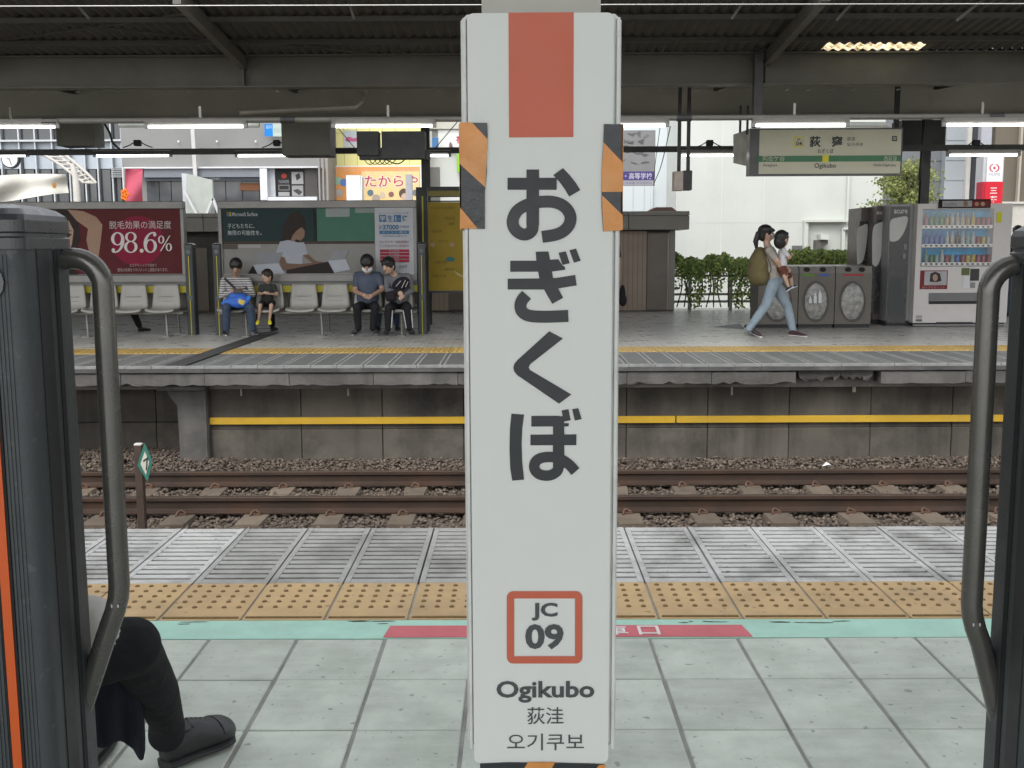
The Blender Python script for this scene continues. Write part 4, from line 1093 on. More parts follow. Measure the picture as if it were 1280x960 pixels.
for (x, ch, inv) in ((474, '学', 1), (484, '生', 0), (492.5, '優', 1), (502.5, '待', 0)):
    if inv: pB.rect(x - .2, 268.6, x + 8.8, 277.4, blue, 'blue_square'); pB.text(ch, x + .8, 269.6, x + 7.8, 276.4, (.52, .53, .56), .02)
    else: pB.text(ch, x, 269, x + 7, 277, blue, .02)
pB.text('37000', 478.5, 281, 498.5, 287, blue, .025); pB.text('最大', 474, 281, 477.5, 286.5, blue); pB.text('円相当', 500, 282, 511, 284.5, blue)
pB.rect(474.5, 288.2, 511, 292.4, blue, 'blue_pill'); pB.text('ポイント還元', 477, 289, 509, 291.6, (.5, .52, .55))
pB.text('対象製品の購入で', 478, 294, 508, 296, blue)
pB.text('テレワーク・在宅学習は', 474.5, 300.5, 511, 304, (.30, .10, .12), .004); pB.text('ビックカメラにお任せ！', 474.5, 305.5, 511, 309, (.30, .10, .12), .004)
for k in range(4):
    pB.rect(475, 311.8 + 4.2 * k, 511.5, 315 + 4.2 * k, redp, 'red_pill'); pB.text('周辺機器', 486, 312.4 + 4.2 * k, 499, 314.4 + 4.2 * k, (.5, .45, .46))
pB.text('カメラ', 499, 331, 508.5, 335, (.12, .12, .13), .01)

# ---------------------------------------------------------------- yellow route map board
YM = 16.6
mbd = empty('route_map_board', P(555, 415, YM), 'yellow route map board in a dark frame beside the far bench', 'notice board')
m = MB(); a = P(534, 234, YM); m.box(P(521, 300, YM).x, P(535, 300, YM).x, YM - .02, YM + .12, 0, P(528, 234, YM).z); m.build('frame_post', M_postd, mbd)
m = MB(); m.box(P(528, 300, YM).x, P(530, 300, YM).x, YM - .026, YM - .021, P(528, 360, YM).z, P(528, 245, YM).z); m.build('stripe', M_ye, mbd)
m = MB(); m.box(P(668, 300, YM).x, P(678, 300, YM).x, YM - .02, YM + .12, 0, P(528, 234, YM).z); m.build('frame_post', M_postd, mbd)
m = MB(); rectpx(m, 535.2, 233, 668, 238, YM, .09); m.build('top_rail', M_postd, mbd)
m = MB(); rectpx(m, 535.2, 238.2, 668, 245, YM + .01, .07); m.build('top_band', mat('map_band', (.17, .14, .02), .5, v=.1), mbd)
m = MB(); rectpx(m, 535.2, 245.2, 668, 246, YM + .01, .07); rectpx(m, 535.2, 250.5, 668, 252, YM + .01, .07); m.build('cross_rail', M_postd, mbd)
pM = Poster(mbd, 535.5, 252.5, 668, 363, YM + .005, (.36, .255, .03), 'map_panel')
m = MB(); rectpx(m, 535.2, 363.2, 668, 366, YM, .09); m.build('bottom_rail', M_postd, mbd)
for (x, y, t) in ((556, 271, '路線図'), (538, 258, '中央線各駅停車'), (540, 287, '総武線'), (548, 300, '吉祥寺'), (542, 326, '三鷹方面'), (541, 343, '阿佐ケ谷'), (556, 335, '高円寺'), (560, 278, '中野')):
    pM.text(t, x, y, x + len(t) * 4.2, y + 3.6, (.20, .14, .03))
pM.poly(discpts(563, 324, 5.6, 3, 18), (.05, .20, .19), 'map_mark'); pM.poly(discpts(541, 306, 3, 3, 12), (.45, .32, .2), 'map_mark'); pM.poly(discpts(565, 306, 3, 2.5, 12), (.45, .30, .24), 'map_mark')
pM.poly([(566, 337), (572, 341), (580, 345), (581, 348), (572, 344)], (.55, .45, .2), 'map_mark')

# ---------------------------------------------------------------- stairwell building at the back of the platform
YSB = 21.6
sbld = empty('stairwell_building', P(600, 388, YSB), 'low brown tiled stairwell building at the back of the far platform', 'building')
M_fas = mat('fascia_panel', (.27, .26, .23), .5, v=.08, s=2, rnd=.06, dirt=((.20, .19, .17), .5, 1))
M_btile = grid_mat('brown_wall_tile', (.36, .285, .22), (.16, .13, .10), .10, .10, .006, r=.5, dirt=((.24, .19, .15), .5, .8))
zf0, zf1 = P(600, 288, YSB - .5).z, P(600, 265, YSB - .5).z
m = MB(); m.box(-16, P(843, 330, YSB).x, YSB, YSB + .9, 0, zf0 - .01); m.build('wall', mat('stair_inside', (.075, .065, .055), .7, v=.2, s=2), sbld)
xr_ = P(862, 275, YSB - .5).x; fx = xr_
for k in range(14):
    a = fx - 1.22; m = MB(); m.cbox(a + .004, fx - .004, YSB - .5, YSB + .9, zf0, zf1 - .09, .006); m.build('fascia_panel', M_fas, sbld)
    m = MB(); m.cbox(a + .004, fx - .004, YSB - .53, YSB + .9, zf1 - .085, zf1, .01); m.build('coping', M_fas, sbld); fx = a
for (x0, x1) in ((534, 560), (770, 808)):
    m = MB(); rectpx(m, x0, 289, x1, 388, YSB - .03, .025); m.build('tiled_pier', M_btile, sbld)
M_door = mat('brown_door', (.17, .145, .12), .45, v=.12, s=1.5, m=.2)
m = MB(); rectpx(m, 809, 291, 834, 387, YSB - .02, .015); dd = m.build('door', M_door, sbld)
m = MB(); rectpx(m, 834.3, 291, 836, 387, YSB - .035, .03); m.build('door_frame', mat('door_frame', (.28, .27, .25), .4, m=.5, v=.1), sbld)
m = MB(); rectpx(m, 836.5, 288.5, 843.5, 387, YSB - .04, .035); m.build('corner_pillar', M_fas, sbld)
m = MB(); rectpx(m, 821, 340, 824, 345, YSB - .05, .02); m.build('handle', M_steel, dd)
m = MB(); rectpx(m, 560.5, 300, 578, 387, YSB - .02, .015); m.build('door', M_door, sbld)
m = MB(); rectpx(m, 246, 310, 260, 388, YSB - .02, .015); m.build('door', M_door, sbld)
# drum-shaped cover on its roof
m = MB(); polypx(m, [(809, 264.5), (820, 259), (840, 259), (847, 264.5)], YSB - .2, .6); tag(m.build('roof_cover', mat('roof_cover', (.22, .13, .11), .6, v=.15)), 'low reddish cover lying on the stairwell roof by the white building', 'cover')

# ---------------------------------------------------------------- recycling bins
M_bin = mat('bin_steel', (.10, .09, .078), .35, m=.35, v=.12, s=3, dirt=((.06, .052, .045), .5, 3))
M_bag = mat('bin_bag', (.26, .255, .235), .3, v=.45, s=14, b=.9, bs=16, dirt=((.10, .10, .09), .7, 9))
M_hole = mat('bin_hole', (.006, .006, .006), .8, v=0)
YBN = G(1020, 410).y
zbt = P(1020, 333, YBN).z
for (x0, x1, lab, cols) in ((947, 996.5, 'leftmost recycling bin half hidden behind the walking woman', [((.16, .15, .14), 950, 990)]), (997.5, 1042, 'middle recycling bin with green and blue labels and bottle pictogram', [((.10, .20, .03), 1003, 1018), ((.05, .10, .32), 1025, 1037)]), (1043, 1088, 'rightmost recycling bin with a red label beside the dark machines', [((.30, .04, .05), 1055, 1080)])):
    a, b = P(x0, 400, YBN).x, P(x1, 400, YBN).x
    t = empty('recycling_bin', ((a + b) / 2, YBN, 0), lab, 'bin', 'recycling bins')
    zs = P(1020, 341.5, YBN).z
    m = MB(); m.loft([[Vector((a, YBN, z0)), Vector((b, YBN, z0)), Vector((b, YBN + .55, z1)), Vector((a, YBN + .55, z1))] for z0, z1 in ((.06, .06), (zs, zs))], 0, False); m.build('bin_body', M_bin, t)
    m = MB(); m.prism([(a, YBN + .003, zs), (a, YBN + .03, zbt), (a, YBN + .5, zbt + .02), (a, YBN + .55, zs)], (b - a, 0, 0)); m.build('bin_top', M_bin, t)
    m = MB(); m.box(a + .01, b - .01, YBN + .03, YBN + .5, 0, .06); m.build('plinth', M_cable, t)
    cx = (x0 + x1) / 2; rx, ry = (x1 - x0) * .33, 24
    m = MB(); polypx(m, discpts(cx, 377, rx + 2, ry + 2, 32), YBN - .004, .003); m.build('window_rim', mat('window_rim', (.035, .033, .03), .4, v=.1), t)
    c = P(cx, 377, YBN); w = P(cx + rx, 377, YBN).x - c.x; h = c.z - P(cx, 377 + ry, YBN).z
    m = MB()
    m.ell((c.x, YBN + .015, c.z), (w, .06, h), 20, 14)
    bgm = m.build('bin_bag', M_bag, t)
    for v_ in bgm.data.vertices:
        f_ = 1 + .16 * math.sin(v_.co.x * 31 + v_.co.z * 17) * math.cos(v_.co.z * 23)
        v_.co.y = YBN + .015 + (v_.co.y - YBN - .015) * f_
    for (c_, p0, p1) in cols:
        m = MB(); rectpx(m, p0, 342.5, p1, 345, YBN - .004, .003); m.build('label', ink(c_), t)
    for q in ((cx - 11, cx + 9) if cx < 1040 else (cx - 5, cx + 12)):
        m = MB(); polypx(m, discpts(q, 337, 4, 3, 16), YBN + .006, .02); m.build('slot', M_hole, t)
    if x0 == 997.5:
        for (bx_, top) in ((1013, 371), (1019, 367), (1025, 363.5)):
            m = MB(); polypx(m, [(bx_ - 2, 379), (bx_ - 2, top + 4), (bx_ - .8, top + 2), (bx_ - .8, top), (bx_ + .8, top), (bx_ + .8, top + 2), (bx_ + 2, top + 4), (bx_ + 2, 379)], YBN - .075, .002); m.build('bottle_pictogram', ink((.55, .57, .58)), t)

# ---------------------------------------------------------------- slim dark machines and the white vending machine
M_mach = mat('machine_dark', (.022, .022, .024), .25, v=.1, spec=.6)
M_mgrey = mat('machine_grey', (.22, .22, .22), .4, m=.3, v=.08)
M_leaf = ink((.46, .46, .44))
M_brn = mat('machine_brown', (.085, .065, .06), .35, v=.1)
def slim(x0, x1, yt, Y, lab, leaf, txt, frame):
    a, b = P(x0, 400, Y), P(x1, 400, Y); t = empty('slim_machine', ((a.x + b.x) / 2, Y, 0), lab, 'machine', 'slim dark machines')
    zt_ = P((x0 + x1) / 2, yt, Y).z
    m = MB(); m.cbox(a.x, b.x, Y, Y + .7, .08, zt_, .006); m.build('cabinet', M_mgrey if frame else M_brn, t)
    m = MB(); m.box(a.x + .02, b.x - .02, Y + .03, Y + .65, 0, .08); m.build('plinth', M_cable, t)
    if frame: m = MB(); rectpx(m, x0 + 4, yt + 3, x1 - 6, 404, Y - .012, .010); m.build('glass_panel', M_mach, t)
    else: m = MB(); rectpx(m, x0 + .8, yt + 17, x1 - .8, 392, Y - .012, .010); m.build('glass_panel', M_mach, t)
    m = MB(); polypx(m, [(p.x, p.y) for p in smooth_line(leaf + [leaf[0]], 5)[:-1]], Y - .016, .003); m.build('leaf_emblem', M_leaf, t)
    if txt: textpx('acure', txt[0], txt[1], txt[2], txt[3], Y - .0165, ink((.48, .48, .46)), t, .02)
    return t
Yv = G(1170, 408).y
slim(1071.5, 1090, 259.5, Yv + .9, 'slim brown machine with grey leaf emblem farthest left beside the bins', [(1071.5, 330), (1070.8, 300), (1072.5, 286), (1078, 282), (1084.5, 281.5), (1083, 305), (1079, 325), (1074, 330)], None, False)
slim(1090.2, 1110, 257.5, Yv + .5, 'slim brown machine with grey leaf emblem between its two neighbours', [(1090.5, 330), (1090.3, 300), (1092, 284), (1098, 279), (1107, 278.5), (1104.5, 300), (1100, 325), (1095, 333)], (1096, 264.5, 1105.5, 268), False)
t3 = slim(1107, 1141, 255, Yv + .15, 'slim black machine with white framed glass next to the white vending machine', [(1112.3, 301), (1112.3, 284), (1114, 275), (1122, 272), (1134.5, 271.5), (1131, 288), (1124, 299), (1117, 302)], (1117.5, 262, 1134.5, 267), True)
m = MB(); polypx(m, [(1112, 395), (1112, 360), (1115, 352), (1115, 348), (1127, 348), (1127, 352), (1130, 360), (1129, 395)], Yv + .133, .003); m.build('bottle_picture', ink((.065, .07, .072)), t3)
for (x, y) in ((1132, 308), (1130.5, 320)):
    m = MB(); rectpx(m, x - 2, y - 3, x + 1.5, y + 4, Yv + .132, .004); m.build('pictogram', ink((.20, .20, .20)), t3)
vm = empty('vending_machine', P(1199, 408, Yv), 'white drinks vending machine with three lit rows of bottles', 'vending machine')
M_vw = mat('vending_white', (.50, .475, .455), .35, v=.03, spec=.5)
zvt = P(1199, 254.5, Yv).z
a, b = P(1141, 400, Yv).x, P(1258, 400, Yv).x
wx0, wx1 = P(1152, 300, Yv).x, P(1241, 300, Yv).x; wz0, wz1 = P(1196, 333, Yv).z, P(1196, 261, Yv).z
# cabinet built as a shell round the display recess
m = MB(); m.box(a, wx0, Yv, Yv + .75, .06, zvt); m.box(wx1, b, Yv, Yv + .75, .06, zvt); m.box(wx0, wx1, Yv, Yv + .75, .06, wz0); m.box(wx0, wx1, Yv, Yv + .75, wz1, zvt); m.box(wx0, wx1, Yv + .2, Yv + .75, wz0, wz1)
m.build('cabinet', M_vw, vm)
m = MB(); m.box(a + .02, b - .02, Yv + .03, Yv + .7, 0, .06); m.build('plinth', M_cable, vm)
shelf = [(261.5, 281.5), (286, 305), (309.5, 328)]
M_vb = mat('display_blue', (.012, .27, .52), .7, v=.25, s=7)
bottle_cols = [(.05, .22, .07), (.35, .05, .05), (.55, .5, .42), (.45, .3, .1), (.03, .12, .5), (.5, .55, .55), (.02, .03, .03), (.6, .45, .06), (.25, .42, .38), (.45, .12, .2)]
def drink(kind):
    m = MB(); prof_ = [(.0, .027), (.085, .027), (.10, .025), (.125, .012), (.15, .011), (.152, .012), (.165, .012)] if kind == 0 else [(0, .028), (.11, .028), (.118, .024), (.12, .024)]
    m.loft([m.ring((0, 0, z), (0, 0, 1), r, n=8) for z, r in prof_], 0, True)
    return m
seq = {0: [1, 0, 0, 0, 3, 2, 2, 2, 3, 7, 1, 1, 9], 1: [4, 4, 4, 4, 5, 2, 6, 5, 8, 5, 1, 7, 5], 2: [8, 0, 8, 5, 1, 8, 4, 1, 7, 7, 9, 1, 1]}
for r, (yt, yb2) in enumerate(shelf):
    m = MB(); rectpx(m, 1152.5, yt, 1240.5, yb2, Yv + .19, .008); m.build('display_backing', M_vb, vm)
    m = MB(); rectpx(m, 1152.3, yb2, 1240.7, yb2 + 4, Yv + .01, .18); m.build('button_strip', mat('button_strip', (.62, .62, .60), .4, v=.05), vm)
    zb_ = P(1196, yb2, Yv + .1).z
    for k in range(13):
        cx = P(1157.5 + k * 6.5, yb2, Yv + .1).x; kind = 0 if (r < 2 and k < 10) or (r == 2 and k in (0, 3)) else 1
        o = drink(kind).build('bottle' if kind == 0 else 'drink_can', mat('drink_%d' % seq[r][k], [q * .6 for q in bottle_cols[seq[r][k]]], .25, v=.3, s=40), vm); o.location = (cx, Yv + .1, zb_); o.scale = (1.35, 1.35, (1.25 if kind == 0 else 1.05))
        o.matrix_parent_inverse = Matrix.Translation(vm.location).inverted()
        m = MB(); polypx(m, discpts(1157.5 + k * 6.5, yb2 + 2, 1.7, 1.2, 10), Yv + .006, .004); m.build('button', M_cable, vm)
mg = bpy.data.materials.new('display_glass'); mg.use_nodes = True; nt = mg.node_tree; nt.nodes.remove(nt.nodes['Principled BSDF'])
tr_ = nt.nodes.new('ShaderNodeBsdfTransparent'); gl_ = nt.nodes.new('ShaderNodeBsdfGlossy'); gl_.inputs['Roughness'].default_value = .05; mx_ = nt.nodes.new('ShaderNodeMixShader'); mx_.inputs[0].default_value = .06
nt.links.new(tr_.outputs[0], mx_.inputs[1]); nt.links.new(gl_.outputs[0], mx_.inputs[2]); nt.links.new(mx_.outputs[0], nt.nodes['Material Output'].inputs[0])
m = MB(); m.box(wx0 + .002, wx1 - .002, Yv + .002, Yv + .005, wz0 + .002, wz1 - .002); m.build('display_window', mg, vm)
tp_ = Poster(vm, 1173, 249, 1238.5, 260, Yv - .02, (.02, .012, .012), 'top_sign'); tp_.rect(1178, 251, 1215, 258.5, (.45, .45, .46)); tp_.rect(1215.5, 251, 1237, 258.5, (.22, .03, .03)); tp_.text('ウェルカム', 1180, 253.5, 1196, 257, (.1, .1, .1)); tp_.poly(discpts(1207, 254.5, 3, 3.6, 14), (.32, .2, .15)); tp_.poly(discpts(1221, 255, 2.6, 2.6, 14), (.5, .3, .2)); tp_.poly(discpts(1228.5, 255, 2.6, 2.6, 14), (.5, .38, .3))
ps = Poster(vm, 1150, 338, 1184.5, 361.5, Yv - .004, (.24, .035, .045)); ps.rect(1155.5, 339, 1183.5, 356.5, (.5, .5, .52)); ps.poly([(1162, 352), (1163, 342), (1169, 339.5), (1175, 342), (1177, 351), (1170, 353)], (.06, .045, .045), 'hair'); ps.poly(discpts(1169, 347, 3.2, 4.4, 14), (.48, .34, .28), 'face'); ps.poly([(1160, 356.4), (1166, 352.5), (1172, 352.5), (1180, 356.4)], (.5, .44, .44), 'shoulders'); ps.text('おトクなポイント', 1153, 357.6, 1181, 360.6, (.5, .42, .42))
for (x0, y0, x1, y1, c, nm) in ((1161, 366, 1231, 376, (.16, .16, .16), 'flap'), (1161, 376.2, 1231, 380, (.03, .03, .03), 'flap_edge'), (1170, 402.5, 1216, 406, (.04, .038, .035), 'vent'), (1145, 394, 1152.5, 398, (.3, .29, .28), 'sticker'), (1145, 399, 1152.5, 402, (.12, .12, .12), 'sticker'), (1246, 265, 1252, 278, (.5, .5, .03), 'sticker'), (1202, 335, 1212, 344, (.10, .13, .05), 'note_slot'), (1213, 336, 1224, 351, (.05, .05, .05), 'coin_panel'), (1204, 345, 1212, 360, (.55, .55, .56), 'notice'), (1213, 353, 1219, 360, (.2, .2, .2), 'coin_return'), (1239, 377, 1249, 380, (.08, .07, .02), 'sticker')):
    m = MB(); rectpx(m, x0, y0, x1, y1, Yv - .008, .006); m.build(nm, ink(c), vm)
m = MB(); rectpx(m, 1141.3, 405.5, 1257.5, 407, Yv - .015, .012); m.build('kick_rail', M_mgrey, vm)

# ---------------------------------------------------------------- people
def capsule(m, a, b, ra, rb, n=12):
    a, b = Vector(a), Vector(b); t = b - a
    if t.length < 1e-4: t = Vector((0, 0, 1e-3)); b = a + t
    d = t.normalized(); rings = []
    for k in range(1, 5):
        q = R(90 - 22.5 * k); rings.append((a - d * ra * math.sin(q), ra * math.cos(q)))
    for k in range(0, 4):
        q = R(22.5 * k); rings.append((b + d * rb * math.sin(q), rb * math.cos(q)))
    m.loft([m.ring(c, d, max(r, 1e-4), n=n) for c, r in rings], 0, True)
def remeshed(m, vox, smooth=3):
    me = m.mesh('figure_source', [])
    ob = bpy.data.objects.new('figure_source', me); col.objects.link(ob)
    r = ob.modifiers.new('r', 'REMESH'); r.mode = 'VOXEL'; r.voxel_size = vox; r.use_smooth_shade = True
    s = ob.modifiers.new('s', 'SMOOTH'); s.iterations = smooth; s.factor = .5
    dg = bpy.context.evaluated_depsgraph_get(); out = bpy.data.meshes.new_from_object(ob.evaluated_get(dg))
    bpy.data.objects.remove(ob); bpy.data.meshes.remove(me)
    return out
class Fig:
    def __init__(s): s.seg = []; s.el = []
    def cap(s, a, b, ra, rb, t): s.seg.append((Vector(a), Vector(b), ra, rb, t))
    def ell(s, c, r, t, rot=None): s.el.append((Vector(c), r, t, rot))
    def build(s, name, mats, vox=.011, parent=None, smooth=3):
        m = MB()
        for a, b, ra, rb, t in s.seg: capsule(m, a, b, ra, rb)
        for c, r, t, rot in s.el: m.ell(c, r, 16, 12, rot=rot)
        me = remeshed(m, vox, smooth)
        tags = list(mats.keys()); nf = len(me.polygons); C = np.empty(nf * 3); me.polygons.foreach_get('center', C); C = C.reshape(-1, 3)
        best = np.full(nf, 1e9); idx = np.zeros(nf, int)
        for a, b, ra, rb, t in s.seg:
            A = np.array(a); D = np.array(b) - A; L2 = max(1e-9, D @ D); u = np.clip(((C - A) @ D) / L2, 0, 1)
            d = np.linalg.norm(C - A - u[:, None] * D, axis=1) - (ra + (rb - ra) * u); k = d < best; best[k] = d[k]; idx[k] = tags.index(t)
        for c, r, t, rot in s.el:
            q = C - np.array(c)
            if rot is not None: q = q @ np.array(rot)
            d = (np.linalg.norm(q / np.array(r), axis=1) - 1) * min(r); k = d < best; best[k] = d[k]; idx[k] = tags.index(t)
        for t in tags: me.materials.append(mats[t])
        me.polygons.foreach_set('material_index', idx.astype(np.int32)); me.polygons.foreach_set('use_smooth', np.ones(nf, bool)); me.update()
        return link(name, me, parent)
SK = mat('skin', (.36, .22, .155), .5, v=.08, s=20)
SKL = mat('skin_light', (.45, .29, .21), .5, v=.08, s=20)
HAIR = mat('hair_black', (.012, .011, .011), .45, v=.3, s=60, b=.4, bs=120)
def cloth(n, c, **k): return mat('cloth_' + n, c, .85, v=k.pop('v', .16), s=k.pop('s', 9), b=.35, bs=45, spec=.2, **k)
MASK = cloth('mask', (.66, .67, .70))
def stripes(name, c1, c2, period, lo=-99):
    M = mat(name, c1, .85, v=.08, s=9, spec=.2); nt = M.node_tree; N = nt.nodes; L = nt.links; b = N['Principled BSDF']; src = b.inputs['Base Color'].links[0].from_socket
    g = [n for n in N if n.type == 'NEW_GEOMETRY'][0]; sp = N.new('ShaderNodeSeparateXYZ'); L.new(g.outputs['Position'], sp.inputs[0])
    mm = N.new('ShaderNodeMath'); mm.operation = 'FRACT'; d = N.new('ShaderNodeMath'); d.operation = 'DIVIDE'; d.inputs[1].default_value = period; L.new(sp.outputs['Z'], d.inputs[0]); L.new(d.outputs[0], mm.inputs[0])
    gt = N.new('ShaderNodeMath'); gt.operation = 'LESS_THAN'; gt.inputs[1].default_value = .33; L.new(mm.outputs[0], gt.inputs[0])
    lt_ = N.new('ShaderNodeMath'); lt_.operation = 'LESS_THAN'; lt_.inputs[1].default_value = lo; L.new(sp.outputs['Z'], lt_.inputs[0]); mu = N.new('ShaderNodeMath'); mu.operation = 'MULTIPLY'; L.new(gt.outputs[0], mu.inputs[0]); L.new(lt_.outputs[0], mu.inputs[1])
    mx = N.new('ShaderNodeMix'); mx.data_type = 'RGBA'; ii = [i for i in mx.inputs if i.type == 'RGBA']; L.new(mu.outputs[0], mx.inputs['Factor']); L.new(src, ii[0]); ii[1].default_value = (*c2, 1); L.new([o for o in mx.outputs if o.type == 'RGBA'][0], b.inputs['Base Color'])
    return M
def shoe(parent, heel, toe, w, M, sole, h=.075):
    """one shoe from heel to toe point on its sole"""
    heel, toe = Vector(heel), Vector(toe); d = toe - heel; L_ = d.length; f = d.normalized(); up = Vector((0, 0, 1)); up = (up - f * up.dot(f)).normalized(); sd = f.cross(up)
    def ring(t, ww, z0, z1): return [heel + f * (t * L_) + sd * (ww * math.cos(a)) + up * ((z0 + z1) / 2 + (z1 - z0) / 2 * math.sin(a)) for a in [2 * math.pi * k / 12 for k in range(12)]]
    m = MB(); m.loft([ring(t, w * q, .012, z) for t, q, z in ((0, .45, h * .7), (.06, .72, h * 1.0), (.25, .82, h * 1.08), (.45, .90, h * .92), (.65, 1.0, h * .72), (.85, .92, h * .6), (.96, .62, h * .48), (1.0, .3, h * .34))], 0, True)
    o = m.build('shoe', M, parent)
    m = MB(); m.loft([ring(t, w * q, -.002, .020) for t, q in ((-.01, .5), (.06, .80), (.3, .86), (.65, 1.05), (.88, .95), (1.01, .4))], 0, False); m.build('sole', sole, o)
def person(label, J, shirt, pants, skin=SK, hairm=HAIR, k=1.0, sleeve='short', shorts=False, face=(0, -1, -.3), mask=None, shoem=None, sole=None, grp=None, hr=.105, hair_long=False, cap=None, vox=.011, torso=1.0, fig_extra=None):
    F = Vector(face).normalized(); g = Fig()
    nk, hd = J['neck'], J['head']; sL, sR = J['sh']; pe = J['pel']; mid = (sL + sR) / 2
    up = mid + (pe - mid) * .22
    ax = (sR - sL).normalized(); sp = (mid - pe).normalized(); dp = ax.cross(sp).normalized()
    rot = np.array([ax, dp, sp]).T.tolist(); rm = Matrix(rot)
    g.ell(pe + (mid - pe) * .72, (.168 * k * torso, .112 * k, .20 * k), 'shirt', rm); g.ell(pe + (mid - pe) * .32, (.150 * k * torso, .118 * k, .20 * k), 'shirt', rm); g.ell(pe, (.158 * k * torso, .125 * k, .10 * k), 'pants', rm)
    g.cap(sL + (mid - sL) * .15, sR + (mid - sR) * .15, .058 * k, .058 * k, 'shirt'); g.cap(mid - sp * .02, nk, .06 * k, .048 * k, 'skin'); g.cap(nk, hd - F * hr * .1, .046 * k, .05 * k, 'skin')
    fu = Vector((0, 0, 1)); hx = F.cross(fu).normalized(); hu = hx.cross(F).normalized(); hrot = Matrix(np.array([hx, F, hu]).T.tolist())
    g.ell(hd, (hr * .74, hr * .92, hr * 1.08), 'skin', hrot); g.ell(hd + F * hr * .28 - hu * hr * .55, (hr * .5, hr * .55, hr * .5), 'skin', hrot)
    g.cap(hd + F * hr * .85 + hu * hr * .05, hd + F * hr * 1.03 - hu * hr * .22, hr * .10, hr * .15, 'skin')
    for s in (-1, 1): g.ell(hd + hx * s * hr * .76 - hu * hr * .08, (hr * .12, hr * .2, hr * .28), 'skin', hrot)
    for i in (0, 1):
        s_, e, h = J['sh'][i], J['el'][i], J['ha'][i]
        m1 = s_ + (e - s_) * .7
        g.cap(s_, m1, .056 * k, .048 * k, 'shirt')
        g.cap(m1, e, .042 * k, .040 * k, 'shirt' if sleeve == 'long' else 'skin')
        wr = e + (h - e) * .86; g.cap(e, wr, .040 * k * (1.1 if sleeve == 'long' else .93), .028 * k * (1.25 if sleeve == 'long' else 1), 'shirt' if sleeve == 'long' else 'skin')
        hdv = (h - e).normalized(); sd = hdv.orthogonal().normalized(); sd = hdv.cross(Vector((0, 1, 0))); sd = sd.normalized() if sd.length > .1 else hdv.orthogonal().normalized()
        g.ell(h, (.036 * k,) * 3, 'skin'); dn = Vector((0, -.5, -.6)).normalized()
        for q, l in ((-1.5, .055), (-.5, .068), (.5, .064), (1.5, .05)):
            b0 = h + hdv * .03 * k + sd * q * .017 * k; kn = b0 + hdv * l * .55 * k; g.cap(b0, kn, .0105 * k, .0095 * k, 'skin'); g.cap(kn, kn + (hdv * .5 + dn * .8).normalized() * l * .5 * k, .0095 * k, .008 * k, 'skin')
        g.cap(h - sd * .02 * k, h - sd * .045 * k + hdv * .04 * k, .012 * k, .010 * k, 'skin')
        hp, kn, an = J['hip'][i], J['kn'][i], J['an'][i]
        g.cap(pe + (hp - pe) * .8, hp, .095 * k, .092 * k, 'pants')
        if shorts:
            sm = hp + (kn - hp) * .8; g.cap(hp, sm, .088 * k, .075 * k, 'pants'); g.cap(sm, kn, .055 * k, .052 * k, 'skin'); g.cap(kn, an, .05 * k, .034 * k, 'skin')
        else:
            g.cap(hp, kn, .088 * k, .066 * k, 'pants'); g.cap(kn, kn + (an - kn) * .4, .063 * k, .062 * k, 'pants'); g.cap(kn + (an - kn) * .4, an, .062 * k, .050 * k, 'pants')
    if fig_extra: fig_extra(g)
    o = g.build('person', {'skin': skin, 'shirt': shirt, 'pants': pants}, vox)
    tag(o, label, 'person', grp)
    # hair
    h = Fig(); h.ell(hd - F * hr * .10 + hu * hr * .26, (hr * .90, hr * .98, hr * .98), 'hair', hrot); h.ell(hd - F * hr * .40 - hu * hr * .12, (hr * .76, hr * .62, hr * .9), 'hair', hrot)
    for q in range(5):
        a = -.55 + q * .275; h.ell(hd + F * hr * (.52 + .1 * (q % 2)) * math.cos(a) + hx * hr * .85 * math.sin(a) + hu * hr * (.66 - .1 * (q % 2)), (hr * .30, hr * .26, hr * .24), 'hair', hrot)
    if hair_long: hair_long(h, hd, F, hx, hu, hr)
    h.build('hair', {'hair': hairm}, vox * .9, o, 2)
    for s in (-1, 1):
        m = MB(); m.ell(hd + F * hr * .86 + hx * s * hr * .32 + hu * hr * .12, (hr * .11, hr * .06, hr * .06), 8, 6, rot=hrot); m.build('eye', M_cable, o)
        m = MB(); m.ell(hd + F * hr * .87 + hx * s * hr * .32 + hu * hr * .30, (hr * .17, hr * .05, hr * .035), 8, 6, rot=hrot); m.build('eyebrow', hairm, o)
    m = MB(); m.ell(hd + F * hr * .80 - hu * hr * .52, (hr * .24, hr * .06, hr * .045), 8, 6, rot=hrot); m.build('mouth', mat('lips', (.28, .12, .10), .5), o)
    if mask is not None:
        mm = MB(); rows = []
        for v in range(7):
            t = -1 + v / 3; row = []
            for u in range(9):
                a = -.9 + 1.8 * u / 8; rr = hr * (.97 + .10 * (1 - t * t)) * (1 - .05 * abs(t))
                row.append(hd + hrot @ Vector((rr * .80 * math.sin(a), rr * (1.0) * math.cos(a), 0)) + hu * hr * (mask - .45 - t * .38))
            rows.append(row)
        vs = [p for r in rows for p in r]; mm.add(vs, [(r * 9 + c, r * 9 + c + 1, r * 9 + c + 10, r * 9 + c + 9) for r in range(6) for c in range(8)], 0, True); mm.build('face_mask', MASK, o)
    shoem = shoem or mat('shoe_black', (.015, .015, .016), .5, v=.2); sole = sole or mat('sole_dark', (.06, .06, .06), .7)
    for i in (0, 1): shoe(o, J['heel'][i], J['toe'][i], .045 * k, shoem, sole, .075 * k)
    return o
def PP(*a): return P(*a)
def pair(a, b): return (Vector(a), Vector(b))
gS = 'people seated on the far bench'
